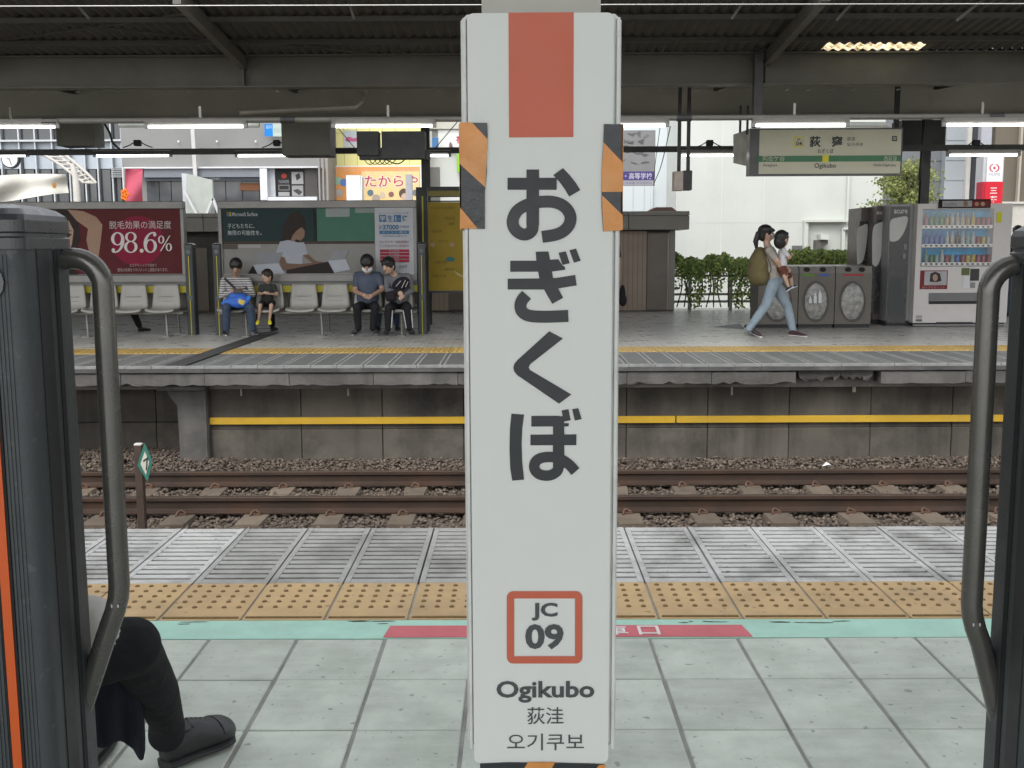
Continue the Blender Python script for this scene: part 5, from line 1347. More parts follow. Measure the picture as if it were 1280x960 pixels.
# man in a white striped top with a bag on his lap
J = dict(head=P(295, 333, 15.72), neck=P(294, 345, 15.83), sh=pair(P(280, 351, 15.86), P(310, 351, 15.86)), el=pair(P(277, 370, 15.70), P(316, 368, 15.70)), ha=pair(P(291, 364, 15.52), P(301, 363, 15.52)), pel=P(295, 384, 15.86), hip=pair(P(287, 385, 15.80), P(303, 385, 15.80)), kn=pair(P(283, 384, 15.42), P(313, 385, 15.42)), an=pair(P(283, 411, 15.50), P(316, 411, 15.50)))
J['heel'] = pair(G(283.5, 413.5), G(315, 413.5)); J['toe'] = pair(G(282.5, 420), G(321, 419))
def scarf(h, hd, F, hx, hu, hr): pass
person('person in white top with dark stripes bent over a phone, blue bag on lap', J, stripes('cloth_striped', (.46, .46, .445), (.07, .055, .08), .034, 1.0), cloth('denim', (.045, .065, .10), s=14), face=(.12, -1, -.6), grp=gS, shoem=mat('shoe_black', (.015, .015, .016), .5, v=.2), sole=ink((.5, .5, .5)), sleeve='long', hr=.11)
m = MB(); m.cbox(P(292, 366, 15.45).x, P(303, 366, 15.45).x, 15.44, 15.455, P(297, 367, 15.45).z, P(297, 361, 15.45).z, .003); tag(m.build('phone', M_mach), 'small dark phone held by the person in the striped top', 'phone')
bgf = Fig(); bgf.cap(P(285, 378, 15.48), P(303, 374, 15.48), .07, .085, 'a'); bgf.cap(P(291, 370, 15.5), P(303, 370, 15.5), .06, .06, 'a'); bgf.ell(P(298, 379, 15.46), (.15, .08, .075), 'a'); bgf.cap(P(284, 381, 15.46), P(279, 379, 15.46), .05, .03, 'a'); bgf.cap(P(308, 377, 15.46), P(312, 371, 15.48), .05, .025, 'a')
def patch_mat(name, cs, sc):
    M = mat(name, cs[0], .6, v=.1); nt = M.node_tree; N = nt.nodes; L = nt.links; vo = N.new('ShaderNodeTexVoronoi'); vo.inputs['Scale'].default_value = sc; g = [n for n in N if n.type == 'NEW_GEOMETRY'][0]; L.new(g.outputs['Position'], vo.inputs['Vector'])
    cr = N.new('ShaderNodeValToRGB'); cr.color_ramp.interpolation = 'CONSTANT'; e = cr.color_ramp.elements; sp = N.new('ShaderNodeSeparateColor'); L.new(vo.outputs['Color'], sp.inputs[0]); L.new(sp.outputs[0], cr.inputs['Fac'])
    e[0].color = (*cs[0], 1); e[1].position = .45; e[1].color = (*cs[1], 1)
    for q, c in zip((.62, .76, .9), cs[2:]): x = e.new(q); x.color = (*c, 1)
    L.new(cr.outputs['Color'], N['Principled BSDF'].inputs['Base Color']); return M
tag(bgf.build('carrier_bag', {'a': patch_mat('bag_print', [(.02, .10, .42), (.03, .17, .55), (.5, .38, .05), (.42, .06, .05), (.02, .10, .42)], 9)}, .014), 'bright blue printed bag on the lap of the person in stripes', 'bag')
m = MB(); m.tube([P(281, 348, 15.72), P(288, 355, 15.68), P(295, 362, 15.66)], .018, 6); tag(m.build('bag_strap', M_cable), 'black strap across the chest of the person in stripes', 'strap')
# small child with yellow shoes
J = dict(head=P(334, 345, 15.72), neck=P(335, 353, 15.80), sh=pair(P(326, 358, 15.80), P(343, 358, 15.80)), el=pair(P(324, 368, 15.72), P(346, 368, 15.72)), ha=pair(P(331, 366, 15.60), P(336, 367, 15.60)), pel=P(334, 379, 15.80), hip=pair(P(329, 379, 15.76), P(340, 379, 15.76)), kn=pair(P(325, 382, 15.52), P(339, 382, 15.52)), an=pair(P(323, 399, 15.55), P(337, 399, 15.55)))
J['heel'] = pair(P(323, 403, 15.58), P(337, 403, 15.58)); J['toe'] = pair(P(321.5, 406, 15.42), P(337.5, 406, 15.42))
person('small child in dark T-shirt and shorts with bright yellow shoes', J, cloth('childtee', (.035, .038, .033), s=25), cloth('childshorts', (.02, .02, .02)), skin=SKL, k=.62, shorts=True, face=(-.75, -1, -.1), hr=.092, grp=gS, shoem=ink((.62, .56, .03)), sole=ink((.55, .5, .1)), hairm=mat('hair_brown', (.022, .014, .010), .5, v=.3, s=60), vox=.009)
# man in blue grey T-shirt
J = dict(head=P(459, 329, 15.72), neck=P(459.5, 339, 15.82), sh=pair(P(446, 344, 15.86), P(473, 344, 15.86)), el=pair(P(444, 364, 15.74), P(478, 362, 15.74)), ha=pair(P(455, 369, 15.52), P(464, 370, 15.52)), pel=P(459, 383, 15.86), hip=pair(P(452, 384, 15.80), P(467, 384, 15.80)), kn=pair(P(446, 384, 15.42), P(469, 384, 15.42)), an=pair(P(448, 410, 15.50), P(466, 410, 15.50)))
J['heel'] = pair(G(448, 413), G(466, 413)); J['toe'] = pair(G(441, 419.5), G(470, 418.5))
person('man in blue grey T-shirt and mask with head bowed over his hands', J, cloth('bluegrey', (.075, .09, .125)), cloth('blackpants', (.014, .014, .016)), face=(.02, -1, -1.0), mask=.0, hr=.118, grp=gS, torso=1.12, sole=ink((.3, .3, .3)))
# young man leaning over, grey sweatshirt, white striped track trousers
J = dict(head=P(485.5, 332, 15.70), neck=P(492, 342, 15.80), sh=pair(P(484, 348, 15.84), P(510, 346, 15.84)), el=pair(P(484, 363, 15.70), P(515, 363, 15.72)), ha=pair(P(499, 366, 15.52), P(503, 371, 15.50)), pel=P(499, 383, 15.86), hip=pair(P(492, 384, 15.80), P(507, 384, 15.80)), kn=pair(P(486, 385, 15.42), P(509, 385, 15.42)), an=pair(P(485, 410, 15.50), P(512, 410, 15.50)))
J['heel'] = pair(G(485, 413), G(512, 413)); J['toe'] = pair(G(482, 419), G(516, 419))
o = person('young man in grey sweatshirt leaning sideways, black trousers with white stripes', J, cloth('sweat', (.14, .145, .155)), MATS['cloth_blackpants'], face=(-.55, -1, -.35), sleeve='long', hr=.115, grp=gS, skin=SKL)
for (a, b) in ((P(490.8, 388, 15.40), P(489.2, 410, 15.47)), (P(504, 388, 15.40), P(508, 410, 15.47)), (P(514.2, 387, 15.40), P(516, 410, 15.47))):
    m = MB(); m.tube(smooth_line([a, (a + b) / 2 + Vector((0, -.012, 0)), b], 4), .009, 5); m.build('white_stripe', ink((.45, .44, .44)), o)
bp2 = Fig(); bp2.ell(P(501, 355, 15.62), (.15, .045, .10), 'a', Matrix.Rotation(-.5, 3, 'Y')); bp2.cap(P(485, 369, 15.5), P(499, 364, 15.54), .05, .045, 'a'); bp2.cap(P(486, 373, 15.49), P(492, 373, 15.49), .05, .05, 'a')
tag(bp2.build('shoulder_bag', {'a': cloth('blackbag', (.018, .015, .018))}, .013), 'black bag with thin white lines on the lap of the leaning young man', 'bag')
for (a, b) in (((495, 358), (501, 351)), ((502, 360), (507, 350)), ((507, 359), (510, 352))):
    m = MB(); m.tube([P(*a, 15.545), P(*b, 15.545)], .006, 5); m.build('bag_line', ink((.4, .4, .4)), bpy.data.objects['shoulder_bag'])
# people on the far side of the bench: mostly hidden by the boards
def backsitter(px, label, shirt, pants, sx=0, feet=(0, 0)):
    c = G(px, 405); x = c.x; y = 16.30
    V3 = lambda a, b, z: Vector((x + a, y + b, z))
    J = dict(head=V3(0, .12, 1.18), neck=V3(0, .08, 1.02), sh=pair(V3(-.18, .06, .97), V3(.18, .06, .97)), el=pair(V3(-.24, .12, .72), V3(.24, .12, .72)), ha=pair(V3(-.1, .32, .62), V3(.1, .32, .62)), pel=V3(0, .06, .50), hip=pair(V3(-.09, .1, .49), V3(.09, .1, .49)), kn=pair(V3(-.13, .48, .48), V3(.13, .48, .48)), an=pair(V3(-.15 + feet[0], .46, .10), V3(.15 + feet[1], .46, .10)))
    J['heel'] = pair(V3(-.15 + feet[0], .42, .0), V3(.15 + feet[1], .42, 0)); J['toe'] = pair(V3(-.17 + feet[0] * 1.6, .66, 0), V3(.17 + feet[1] * 1.6, .66, 0))
    return person(label, J, shirt, pants, face=(0, 1, -.2), grp='people seated behind the advertising boards', vox=.014)
backsitter(86, 'person behind the red board, legs visible left of the hoop rail', MATS['cloth_bluegrey'], MATS['cloth_denim'])
backsitter(196, 'person behind the red board, black trousered legs beside the post', MATS['cloth_sweat'], MATS['cloth_blackpants'], feet=(-.08, .14))
backsitter(355, 'person behind the green board, dark legs and shoes beside the child', MATS['cloth_sweat'], MATS['cloth_blackpants'])
backsitter(497, 'person behind the green board, legs hidden behind the leaning young man', MATS['cloth_bluegrey'], MATS['cloth_denim'])
# walking woman carrying a toddler
YWk = G(965, 420).y
q = lambda x, y, dy=0: P(x, y, YWk + dy)
J = dict(head=q(957.5, 292), neck=q(958.5, 304), sh=pair(q(961, 313, .16), q(961, 313, -.16)), el=pair(q(973, 329, .18), q(971, 326, -.2)), ha=pair(q(983, 336, .0), q(980, 341, -.12)), pel=q(967, 351), hip=pair(q(967, 354, .08), q(967, 354, -.08)), kn=pair(q(984, 382, .08), q(957, 382, -.08)), an=pair(q(991, 412, .08), q(936, 411, -.08)))
J['heel'] = pair(G(986.5, 419.5), G(931.5, 415)); J['toe'] = pair(G(1008, 421.5), G(951, 422))
J['heel'][1].z = .05
def pony(h, hd, F, hx, hu, hr):
    h.cap(hd - F * hr * 1.05 + hu * hr * .1, hd - F * hr * 1.35 - hu * hr * .9, hr * .30, hr * .36, 'hair'); h.cap(hd - F * hr * 1.35 - hu * hr * .9, hd - F * hr * 1.25 - hu * hr * 2.3, hr * .36, hr * .12, 'hair'); h.ell(hd + hu * hr * .5 - F * hr * .1, (hr * .95, hr * 1.0, hr * .72), 'hair')
    h.cap(hd + F * hr * .8 + hu * hr * .42, hd + F * hr * 1.05 + hu * hr * .33, hr * .3, hr * .16, 'hair')
wo = person('woman walking right in beige T-shirt and light jeans with ponytail and mask', J, cloth('beige', (.33, .30, .265)), cloth('lightjeans', (.235, .29, .335), s=6), skin=SKL, k=1.06, face=(1, -.12, .06), mask=.0, hair_long=pony, hr=.112, shoem=mat('shoe_maroon', (.055, .022, .028), .6, v=.2), sole=ink((.62, .6, .58)), torso=.95)
Jc = dict(head=q(977.5, 298.5, -.12), neck=q(979, 308, -.1), sh=pair(q(977, 313, .02), q(980, 313, -.2)), el=pair(q(986, 322, .03), q(987, 322, -.22)), ha=pair(q(978, 326, .02), q(990, 318, -.12)), pel=q(977, 336, -.12), hip=pair(q(980, 339, -.04), q(980, 339, -.20)), kn=pair(q(988, 345, .06), q(980, 344, -.28)), an=pair(q(990, 357, .08), q(985.5, 358, -.30)))
Jc['heel'] = pair(q(990, 361, .1), q(983.5, 365, -.31)); Jc['toe'] = pair(q(997, 358, .1), q(992.5, 358.5, -.33))
def bob(h, hd, F, hx, hu, hr): h.ell(hd - hu * hr * .35 - F * hr * .35, (hr * .85, hr * .75, hr * 1.0), 'hair')
person('toddler in white top carried in the arms of the walking woman', Jc, cloth('whitetop', (.52, .51, .53)), cloth('rust', (.12, .05, .035)), skin=SKL, k=.64, shorts=True, face=(1, .5, .05), hr=.108, hair_long=bob, shoem=ink((.02, .03, .06)), sole=ink((.5, .52, .54)), vox=.009)
bk = Fig(); bk.ell(q(948, 333, -.02), (.155, .17, .255), 'a', Matrix.Rotation(.08, 3, 'Y')); bk.ell(q(949, 345, -.02), (.165, .18, .15), 'a'); bk.ell(q(950, 317, -.02), (.10, .13, .10), 'a')
bko = bk.build('backpack', {'a': cloth('olive', (.13, .105, .052), s=6)}, .014); tag(bko, 'olive drawstring backpack on the back of the walking woman', 'backpack')
m = MB(); m.tube(smooth_line([q(951, 309, -.14), q(957, 317, -.19), q(964, 336, -.2), q(958, 347, -.16)], 5), .008, 5); m.build('strap', cloth('strap', (.08, .07, .05)), bko)
# standing people glimpsed beside the sign and behind the vending machine
def stander(px, py, label, shirt, pants, faceY=1):
    c = G(px, py); x, y = c.x, c.y; V3 = lambda a, b, z: Vector((x + a, y + b, z))
    J = dict(head=V3(0, 0, 1.56), neck=V3(0, 0, 1.42), sh=pair(V3(-.18, 0, 1.35), V3(.18, 0, 1.35)), el=pair(V3(-.23, .02, 1.08), V3(.23, .02, 1.08)), ha=pair(V3(-.22, -.05, .82), V3(.22, -.05, .82)), pel=V3(0, 0, .90), hip=pair(V3(-.09, 0, .87), V3(.09, 0, .87)), kn=pair(V3(-.1, -.01, .48), V3(.1, -.01, .48)), an=pair(V3(-.1, .02, .09), V3(.1, .02, .09)))
    J['heel'] = pair(V3(-.1, -.05 * faceY, 0), V3(.1, -.05 * faceY, 0)); J['toe'] = pair(V3(-.11, .19 * faceY, 0), V3(.11, .19 * faceY, 0))
    return person(label, J, shirt, pants, face=(0, faceY, -.1), vox=.014)
stander(757, 404, 'standing person in black almost hidden behind the white name sign', MATS['cloth_blackpants'], MATS['cloth_blackpants'])
tb_ = Fig(); c = P(778, 368, G(757, 404).y - .1); tb_.ell(c, (.055, .10, .17), 'a'); tb_.ell(c + Vector((.01, 0, -.1)), (.07, .11, .11), 'a'); tag(tb_.build('handbag', {'a': MATS['cloth_blackbag']}, .014), 'black bag just right of the name sign edge', 'bag')
stander(1266, 396, 'person in dark clothes behind the white vending machine at the right', MATS['cloth_blackpants'], MATS['cloth_denim'])

# ---------------------------------------------------------------- man seated close by at the left: one leg, shoe and lap show
g = Fig(); K = P(163, 808, 2.15); A = P(212, 912, 2.50); A.z = max(A.z, .10)
Hh = Vector((-1.02, 1.98, .47)); Kl = Vector((-1.12, 2.36, .47)); Al = Vector((-1.10, 2.42, .10)); Hl = Vector((-1.20, 1.98, .47))
NT = mat('near_trousers', (.011, .012, .014), .85, v=.25, s=14, b=.7, bs=17, spec=.25); NS = cloth('nearshirt', (.50, .49, .455), s=5)
g.cap(Hh, K, .080, .066, 'p'); g.cap(K, K + (A - K) * .5 + Vector((.012, 0, 0)), .062, .052, 'p'); g.cap(K + (A - K) * .5 + Vector((.012, 0, 0)), A + Vector((0, 0, 0)), .052, .040, 'p')
g.cap(A + Vector((-.006, -.01, .03)), A + Vector((-.004, -.012, -.005)), .042, .047, 'p')
g.cap(Hl, Kl, .085, .07, 'p'); g.cap(Kl, Al, .066, .05, 'p'); g.ell((-1.11, 1.98, .50), (.19, .15, .12), 'p')
g.ell((-1.10, 1.99, .68), (.18, .13, .22), 's'); g.ell((-1.12, 1.98, .92), (.19, .125, .22), 's'); g.cap((-1.30, 1.98, 1.05), (-.98, 1.98, 1.05), .06, .06, 's')
g.ell(P(108, 782, 2.06), (.065, .07, .062), 's')
g.cap((-1.12, 1.99, 1.08), (-1.12, 2.03, 1.22), .055, .05, 'k'); g.ell((-1.13, 2.05, 1.30), (.078, .095, .115), 'k'); g.cap((-1.13, 2.14, 1.29), (-1.13, 2.155, 1.27), .01, .015, 'k')
for (s0, e0, h0) in (((-.98, 1.98, 1.05), (-.95, 2.02, .78), (-1.02, 2.20, .63)), ((-1.30, 1.98, 1.05), (-1.33, 2.02, .78), (-1.14, 2.2, .64))):
    s0, e0, h0 = map(Vector, (s0, e0, h0)); g.cap(s0, e0, .055, .045, 's'); g.cap(e0, h0, .042, .032, 's'); g.ell(h0, (.04, .05, .03), 'k'); d = (h0 - e0).normalized(); sd = d.cross(Vector((0, 0, 1))).normalized()
    for qv, l in ((-1.5, .06), (-.5, .075), (.5, .07), (1.5, .055)): b0 = h0 + d * .03 + sd * qv * .018; g.cap(b0, b0 + d * l * .6, .010, .009, 'k'); g.cap(b0 + d * l * .6, b0 + d * l + Vector((0, 0, -.02)), .009, .008, 'k')
    g.cap(h0 + sd * .03, h0 + sd * .05 + d * .04, .012, .01, 'k')
nm_ = g.build('person', {'p': NT, 's': NS, 'k': SK}, .0085, None, 4)
tag(nm_, 'person in black trousers and white shirt seated behind the left bench post', 'person')
hh = Fig(); hh.ell((-1.13, 2.02, 1.34), (.085, .10, .10), 'h'); hh.ell((-1.13, 1.99, 1.28), (.08, .07, .10), 'h'); hh.build('hair', {'h': HAIR}, .01, nm_)
for s in (-1, 1):
    m = MB(); m.ell((-1.13 + s * .032, 2.135, 1.315), (.012, .006, .007), 8, 6); m.build('eye', M_cable, nm_)
# the near shoe, with its own sole, toe cap, tongue and laces
he, to = G(203, 962), G(289, 924)
f = (to - he).normalized(); sd = f.cross(Vector((0, 0, 1))); L_ = (to - he).length
M_shoe = mat('near_shoe', (.018, .019, .02), .38, v=.2, s=30, b=.15, bs=120, spec=.5)
def sring(t, w, z0, z1): return [he + f * (t * L_) + sd * (w * math.cos(a)) + Vector((0, 0, (z0 + z1) / 2 + (z1 - z0) / 2 * math.sin(a))) for a in [2 * math.pi * k / 20 for k in range(20)]]
m = MB(); m.loft([sring(t, w, .010, z) for t, w, z in ((.0, .012, .078), (.03, .028, .098), (.12, .038, .108), (.28, .041, .110), (.42, .043, .106), (.55, .047, .096), (.68, .051, .086), (.80, .051, .080), (.90, .045, .074), (.96, .034, .064), (.995, .014, .046))], 0, True); so = m.build('shoe', M_shoe, nm_)
m = MB(); m.loft([sring(t, w, .0, .027) for t, w in ((-.015, .014), (.03, .032), (.15, .038), (.4, .040), (.68, .051), (.82, .051), (.93, .042), (1.0, .02))], 0, False); m.build('sole', mat('near_sole', (.02, .02, .021), .7, v=.15), so)
m = MB(); m.loft([sring(t, w, .02, z) for t, w, z in ((.74, .0518, .0845), (.80, .0525, .0815), (.90, .0465, .0755), (.965, .0345, .0655), (1.0, .014, .047))], 0, True); m.build('toe_cap', mat('near_toe', (.034, .036, .039), .42, v=.1), so)
for k in range(5):
    t = .36 + k * .065; z = .111 - (t - .34) * .075
    c = he + f * (t * L_); m = MB(); m.tube([c + sd * .03 + Vector((0, 0, z - .016)), c + Vector((0, 0, z + .0005)), c - sd * .03 + f * .012 + Vector((0, 0, z - .018))], .0025, 6); m.build('lace', M_cable, so)
m = MB(); m.loft([sring(.02, .024, .08, .112), sring(.12, .036, .08, .116), sring(.26, .038, .08, .114), sring(.34, .03, .075, .105)], 0, True); m.build('collar', M_shoe, so)
shoe(nm_, (-1.10, 2.40, 0), (-1.12, 2.68, 0), .048, M_shoe, MATS['near_sole'])
# dark coat hanging over the lap
NC = mat('coat_navy', (.012, .013, .020), .85, v=.2, s=8, b=.25, bs=30, spec=.2)
m = MB(); rows = []
outl = [(98, 790, 2.13, 150, 783, 2.10), (98, 805, 2.14, 162, 800, 2.12), (100, 830, 2.16, 170, 830, 2.20), (104, 870, 2.19, 173, 870, 2.24), (108, 905, 2.21, 177, 905, 2.26), (112, 942, 2.23, 179, 948, 2.27)]
for (xa, ya, Ya, xb, yb2, Yb2) in outl:
    row = []
    for u in range(17):
        t = u / 16; yy = ya + (yb2 - ya) * t + (6 * math.sin(t * 9) - (8 if t < .85 else -4)) * (1 if ya > 940 else 0)
        row.append(P(xa + (xb - xa) * t, yy, Ya + (Yb2 - Ya) * t + .012 * math.sin(t * 14 + ya * .01) * (.3 + (ya - 790) / 150)))
    rows.append(row)
vs = [p for r_ in rows for p in r_]; n_ = len(rows)
bk_ = [p + Vector((0, .03, 0)) for p in vs]
fs = [(r_ * 17 + c, r_ * 17 + c + 1, r_ * 17 + c + 18, r_ * 17 + c + 17) for r_ in range(n_ - 1) for c in range(16)]; o_ = len(vs)
fs += [tuple(reversed([i + o_ for i in f_])) for f_ in fs]
for c in range(16): fs += [(c, c + o_, c + 1 + o_, c + 1), ((n_ - 1) * 17 + c, (n_ - 1) * 17 + c + 1, (n_ - 1) * 17 + c + 1 + o_, (n_ - 1) * 17 + c + o_)]
for r_ in range(n_ - 1): fs += [(r_ * 17, (r_ + 1) * 17, (r_ + 1) * 17 + o_, r_ * 17 + o_), (r_ * 17 + 16, r_ * 17 + 16 + o_, (r_ + 1) * 17 + 16 + o_, (r_ + 1) * 17 + 16)]
m.add(vs + bk_, fs, 0, True); co = m.build('coat', NC); md = co.modifiers.new('s', 'SUBSURF'); md.levels = 1; md.render_levels = 1
tag(co, 'dark navy coat hanging from the lap of the seated person at the left', 'coat')

# ---------------------------------------------------------------- trackside marker post
YK1 = 8.75
mk = empty('marker_post', P(178, 660, YK1), 'brown track marker post with green diamond plate reading 7', 'marker')
a = P(173, 556, YK1); m = MB(); m.cbox(a.x - .032, a.x + .032, YK1 - .03, YK1 + .03, ZR - .22, a.z, .004); m.build('post', mat('marker_brown', (.055, .035, .026), .7, v=.25, s=8), mk)
m = MB(); m.box(a.x - .03, a.x + .03, YK1 - .028, YK1 + .028, a.z, a.z + .012); m.build('post_cap', ink((.6, .6, .58)), mk)
def plate(pts, dy, nm, M): m = MB(); m.prism([P(x, y, YK1 - .04 - dy) for x, y in pts], (0, .006, 0)); m.build(nm, M, mk)
plate([(180.5, 553.5), (190.5, 576), (184.5, 602), (171.5, 582)], 0, 'plate', mat('marker_green', (.03, .16, .125), .5, v=.12))
plate([(181, 564), (186.5, 578), (182.5, 594), (175.5, 580)], .004, 'plate_face', ink((.55, .53, .45)))
plate([(178.8, 575.5), (184.2, 571.5), (184.6, 573), (183.4, 588), (182.2, 588), (183, 574.4), (179.2, 577.2)], .008, 'numeral', M_ink)

# ---------------------------------------------------------------- hedge and fence behind the platform
YHD = 21.9
M_l1 = mat('leaf_green', (.12, .19, .055), .55, v=.45, s=8, spec=.3); M_l2 = mat('leaf_light', (.27, .34, .09), .55, v=.35, s=6, spec=.3)
def leaves(name, pts, size, mats, parent, k=(.5, .5)):
    """leaf-sized faces, each bent along its midrib"""
    n = len(pts); m = MB()
    for p in pts:
        a = random.uniform(0, 6.28); t = Vector((math.cos(a), random.uniform(-.6, .6), math.sin(a) - .25)).normalized(); nrm = Vector((random.uniform(-.7, .7), -1, random.uniform(-.2, 1.2))).normalized(); s = t.cross(nrm).normalized(); l = size * random.uniform(.6, 1.25); w = l * .38; u = s.cross(t).normalized()
        p = Vector(p); b = p + t * l
        m.add([p, p + t * l * .45 + s * w + u * w * .3, b, p + t * l * .45 - s * w + u * w * .3, p + t * l * .5], [(0, 4, 1), (1, 4, 2), (0, 3, 4), (3, 2, 4)], 0 if random.random() < k[0] else 1)
    return m.build(name, mats, parent)
hd = empty('hedge', P(920, 385, YHD), 'leafy green climbing hedge on the fence in front of the white building', 'hedge')
pts = []
while len(pts) < 9500:
    x = random.uniform(843, 1082); r = random.random()
    top = 322 + 3 * math.sin(x * .11) + 2.5 * math.sin(x * .31) - (6 if x > 985 else 0)
    if r < .62: y = top + abs(random.gauss(0, 10)); 
    else:
        cl_ = 0.5 + .5 * math.sin(x * .17 + 1.3) * math.sin(x * .063 + .4)
        if random.random() > cl_ * .9: continue
        y = random.uniform(top + 8, top + 30 + 38 * cl_)
    if y > 384: continue
    pts.append(P(x, y, YHD + random.uniform(-.22, .22)))
leaves('foliage', pts, .066, [M_l1, M_l2], hd, (.5, 0))
pts = [P(random.uniform(985, 1082), 316 + abs(random.gauss(0, 7)) + 2 * math.sin(k), YHD - .3 + random.uniform(-.2, .2)) for k in range(2800)]
leaves('foliage', pts, .075, [M_l1, M_l2], hd, (.3, 0))
m = MB()
for k in range(26):
    x = 846 + k * 9.2; a = P(x, 384, YHD); b = P(x + random.uniform(-6, 6), 330, YHD); m.tube(smooth_line([a, (a + b) / 2 + Vector((random.uniform(-.12, .12), random.uniform(-.1, .1), 0)), b], 4), [.014] * 8 + [.007], 5)
m.build('stems', mat('stem_brown', (.09, .07, .045), .8, v=.3), hd)
fn = empty('fence', P(960, 385, YHD + .35), 'low grey rail fence half covered by the hedge', 'fence')
M_fn = mat('fence_grey', (.25, .25, .24), .6, v=.15, s=4)
for px in (862, 913, 964, 1015, 1066):
    c = P(px, 380, YHD + .1); m = MB(); m.box(c.x - .035, c.x + .035, YHD + .08, YHD + .14, 0, P(px, 340, YHD + .1).z); m.build('post', M_fn, fn)
for py in (345, 368, 377):
    a, b = P(843, py, YHD + .16), P(1085, py, YHD + .16); m = MB(); m.box(a.x, b.x, YHD + .145, YHD + .175, a.z - .025, a.z + .025); m.build('rail', M_fn, fn)

# ---------------------------------------------------------------- buildings beyond the station
ZG = -1.32
def tower(name, label, x0, x1, ytop, Y, depth, M, cat='building'):
    a, b = P(x0, 250, Y).x, P(x1, 250, Y).x; t = empty(name, ((a + b) / 2, Y, ZG), label, cat)
    zt_ = P((x0 + x1) / 2, ytop, Y).z
    m = MB(); m.box(a, b, Y, Y + depth, ZG, zt_); m.build('wall', M, t); return t
def part(t, nm, x0, y0, x1, y1, Y, th, M): m = MB(); rectpx(m, x0, y0, x1, y1, Y, th); return m.build(nm, M, t)
WB = mat('white_wall', (.51, .53, .495), .7, v=.03, s=.6, dirt=((.44, .46, .42), .6, .5), streak=((.42, .43, .39), .4, 1.2))
M_glass = mat('window_glass', (.05, .055, .06), .12, v=.2, s=.5, spec=.6)
M_sp = mat('spandrel', (.40, .45, .50), .4, v=.1, s=.7)
M_gw = mat('grey_cladding', (.20, .20, .195), .6, v=.08, s=.5)
M_mul = mat('mullion', (.45, .47, .49), .4, m=.3, v=.1)
# white building
Yw = 31
wb = tower('white_building', 'large plain white building behind the hedge', 845, 1103, 60, Yw, 14, WB)
for (x0, y0, x1, y1, th, c) in ((1008, 274.5, 1062, 277.5, .25, None), (1005, 275, 1010, 330, .2, None), (1060, 150, 1063, 277, .12, None), (1055, 284, 1075, 287, .2, None), (1052, 285, 1056, 330, .15, None)):
    part(wb, 'duct', x0, y0, x1, y1, Yw - th, th - .001, WB)
part(wb, 'vent', 990, 307, 1003, 330, Yw - .05, .049, mat('vent_dark', (.10, .10, .10), .6, v=.2)); part(wb, 'vent', 1061, 307, 1076, 330, Yw - .05, .049, MATS['vent_dark'])
for y in (277.8,): part(wb, 'panel_joint', 845.5, y, 1005, y + .5, Yw - .006, .005, ink((.55, .56, .54)))
for x in (902, 955): part(wb, 'panel_joint', x, 150, x + .4, 330, Yw - .006, .005, ink((.66, .67, .65)))
m = MB(); c = P(1024, 300, Yw); m.prism([c + Vector((-.17, 0, .0)), c + Vector((.17, 0, .0)), c + Vector((.17, 0, -.12)), c + Vector((-.17, 0, -.3))], (0, -.3, 0)); m.build('wall_lamp', mat('lamp_hood', (.10, .095, .08), .5, v=.1), wb)
m = MB(); c = P(1024, 300, Yw - .2); m.box(c.x - .02, c.x + .22, Yw - .42, Yw - .02, c.z + .01, c.z + .16); m.build('lamp_top', WB, wb)
# pale annex and school billboard left of it
an = tower('pale_annex', 'pale blue grey building strip left of the white building', 690, 845, 60, 33, 10, mat('annex_wall', (.56, .60, .62), .6, v=.05, s=.5))
part(an, 'drain_pipe', 841, 150, 844, 250, 32.85, .1, mat('annex_pipe', (.30, .30, .30), .5, v=.1)); part(an, 'drain_pipe', 814, 230, 816, 270, 32.9, .08, ink((.62, .65, .66)))
for x in (791, 805): part(an, 'panel_joint', x, 232, x + .5, 270, 32.99, .008, ink((.4, .43, .45)))
bb_ = empty('school_billboard', P(790, 232, 29), 'grey billboard with purple band beside the white sign', 'billboard')
bp_ = Poster(bb_, 700, 163, 819, 232.5, 28.9, (.215, .215, .215), 'billboard_face')
for k in range(22):
    x, y = random.uniform(772, 806), random.uniform(166, 205); bp_.poly([(x, y), (x + random.uniform(4, 12), y + random.uniform(-5, 5)), (x + random.uniform(4, 12), y + random.uniform(-4, 6)), (x + 1, y + 1)], (.13 + random.uniform(-.03, .04),) * 3, 'photo_area')
bp_.rect(700, 214.5, 818, 225.5, (.075, .055, .19), 'purple_band'); bp_.text('中学校・高等学校', 757, 216, 815, 224, (.5, .5, .55), .01); bp_.rect(700, 225.7, 818, 232, (.33, .33, .34), 'pale_band'); bp_.text('生徒募集 学校説明会', 778, 227, 815, 230.5, (.14, .14, .25))
m = MB(); c = P(760, 232, 29); m.box(c.x - .8, c.x - .6, 28.95, 29.1, ZG, c.z + .2); m.build('support', M_dark, bb_)
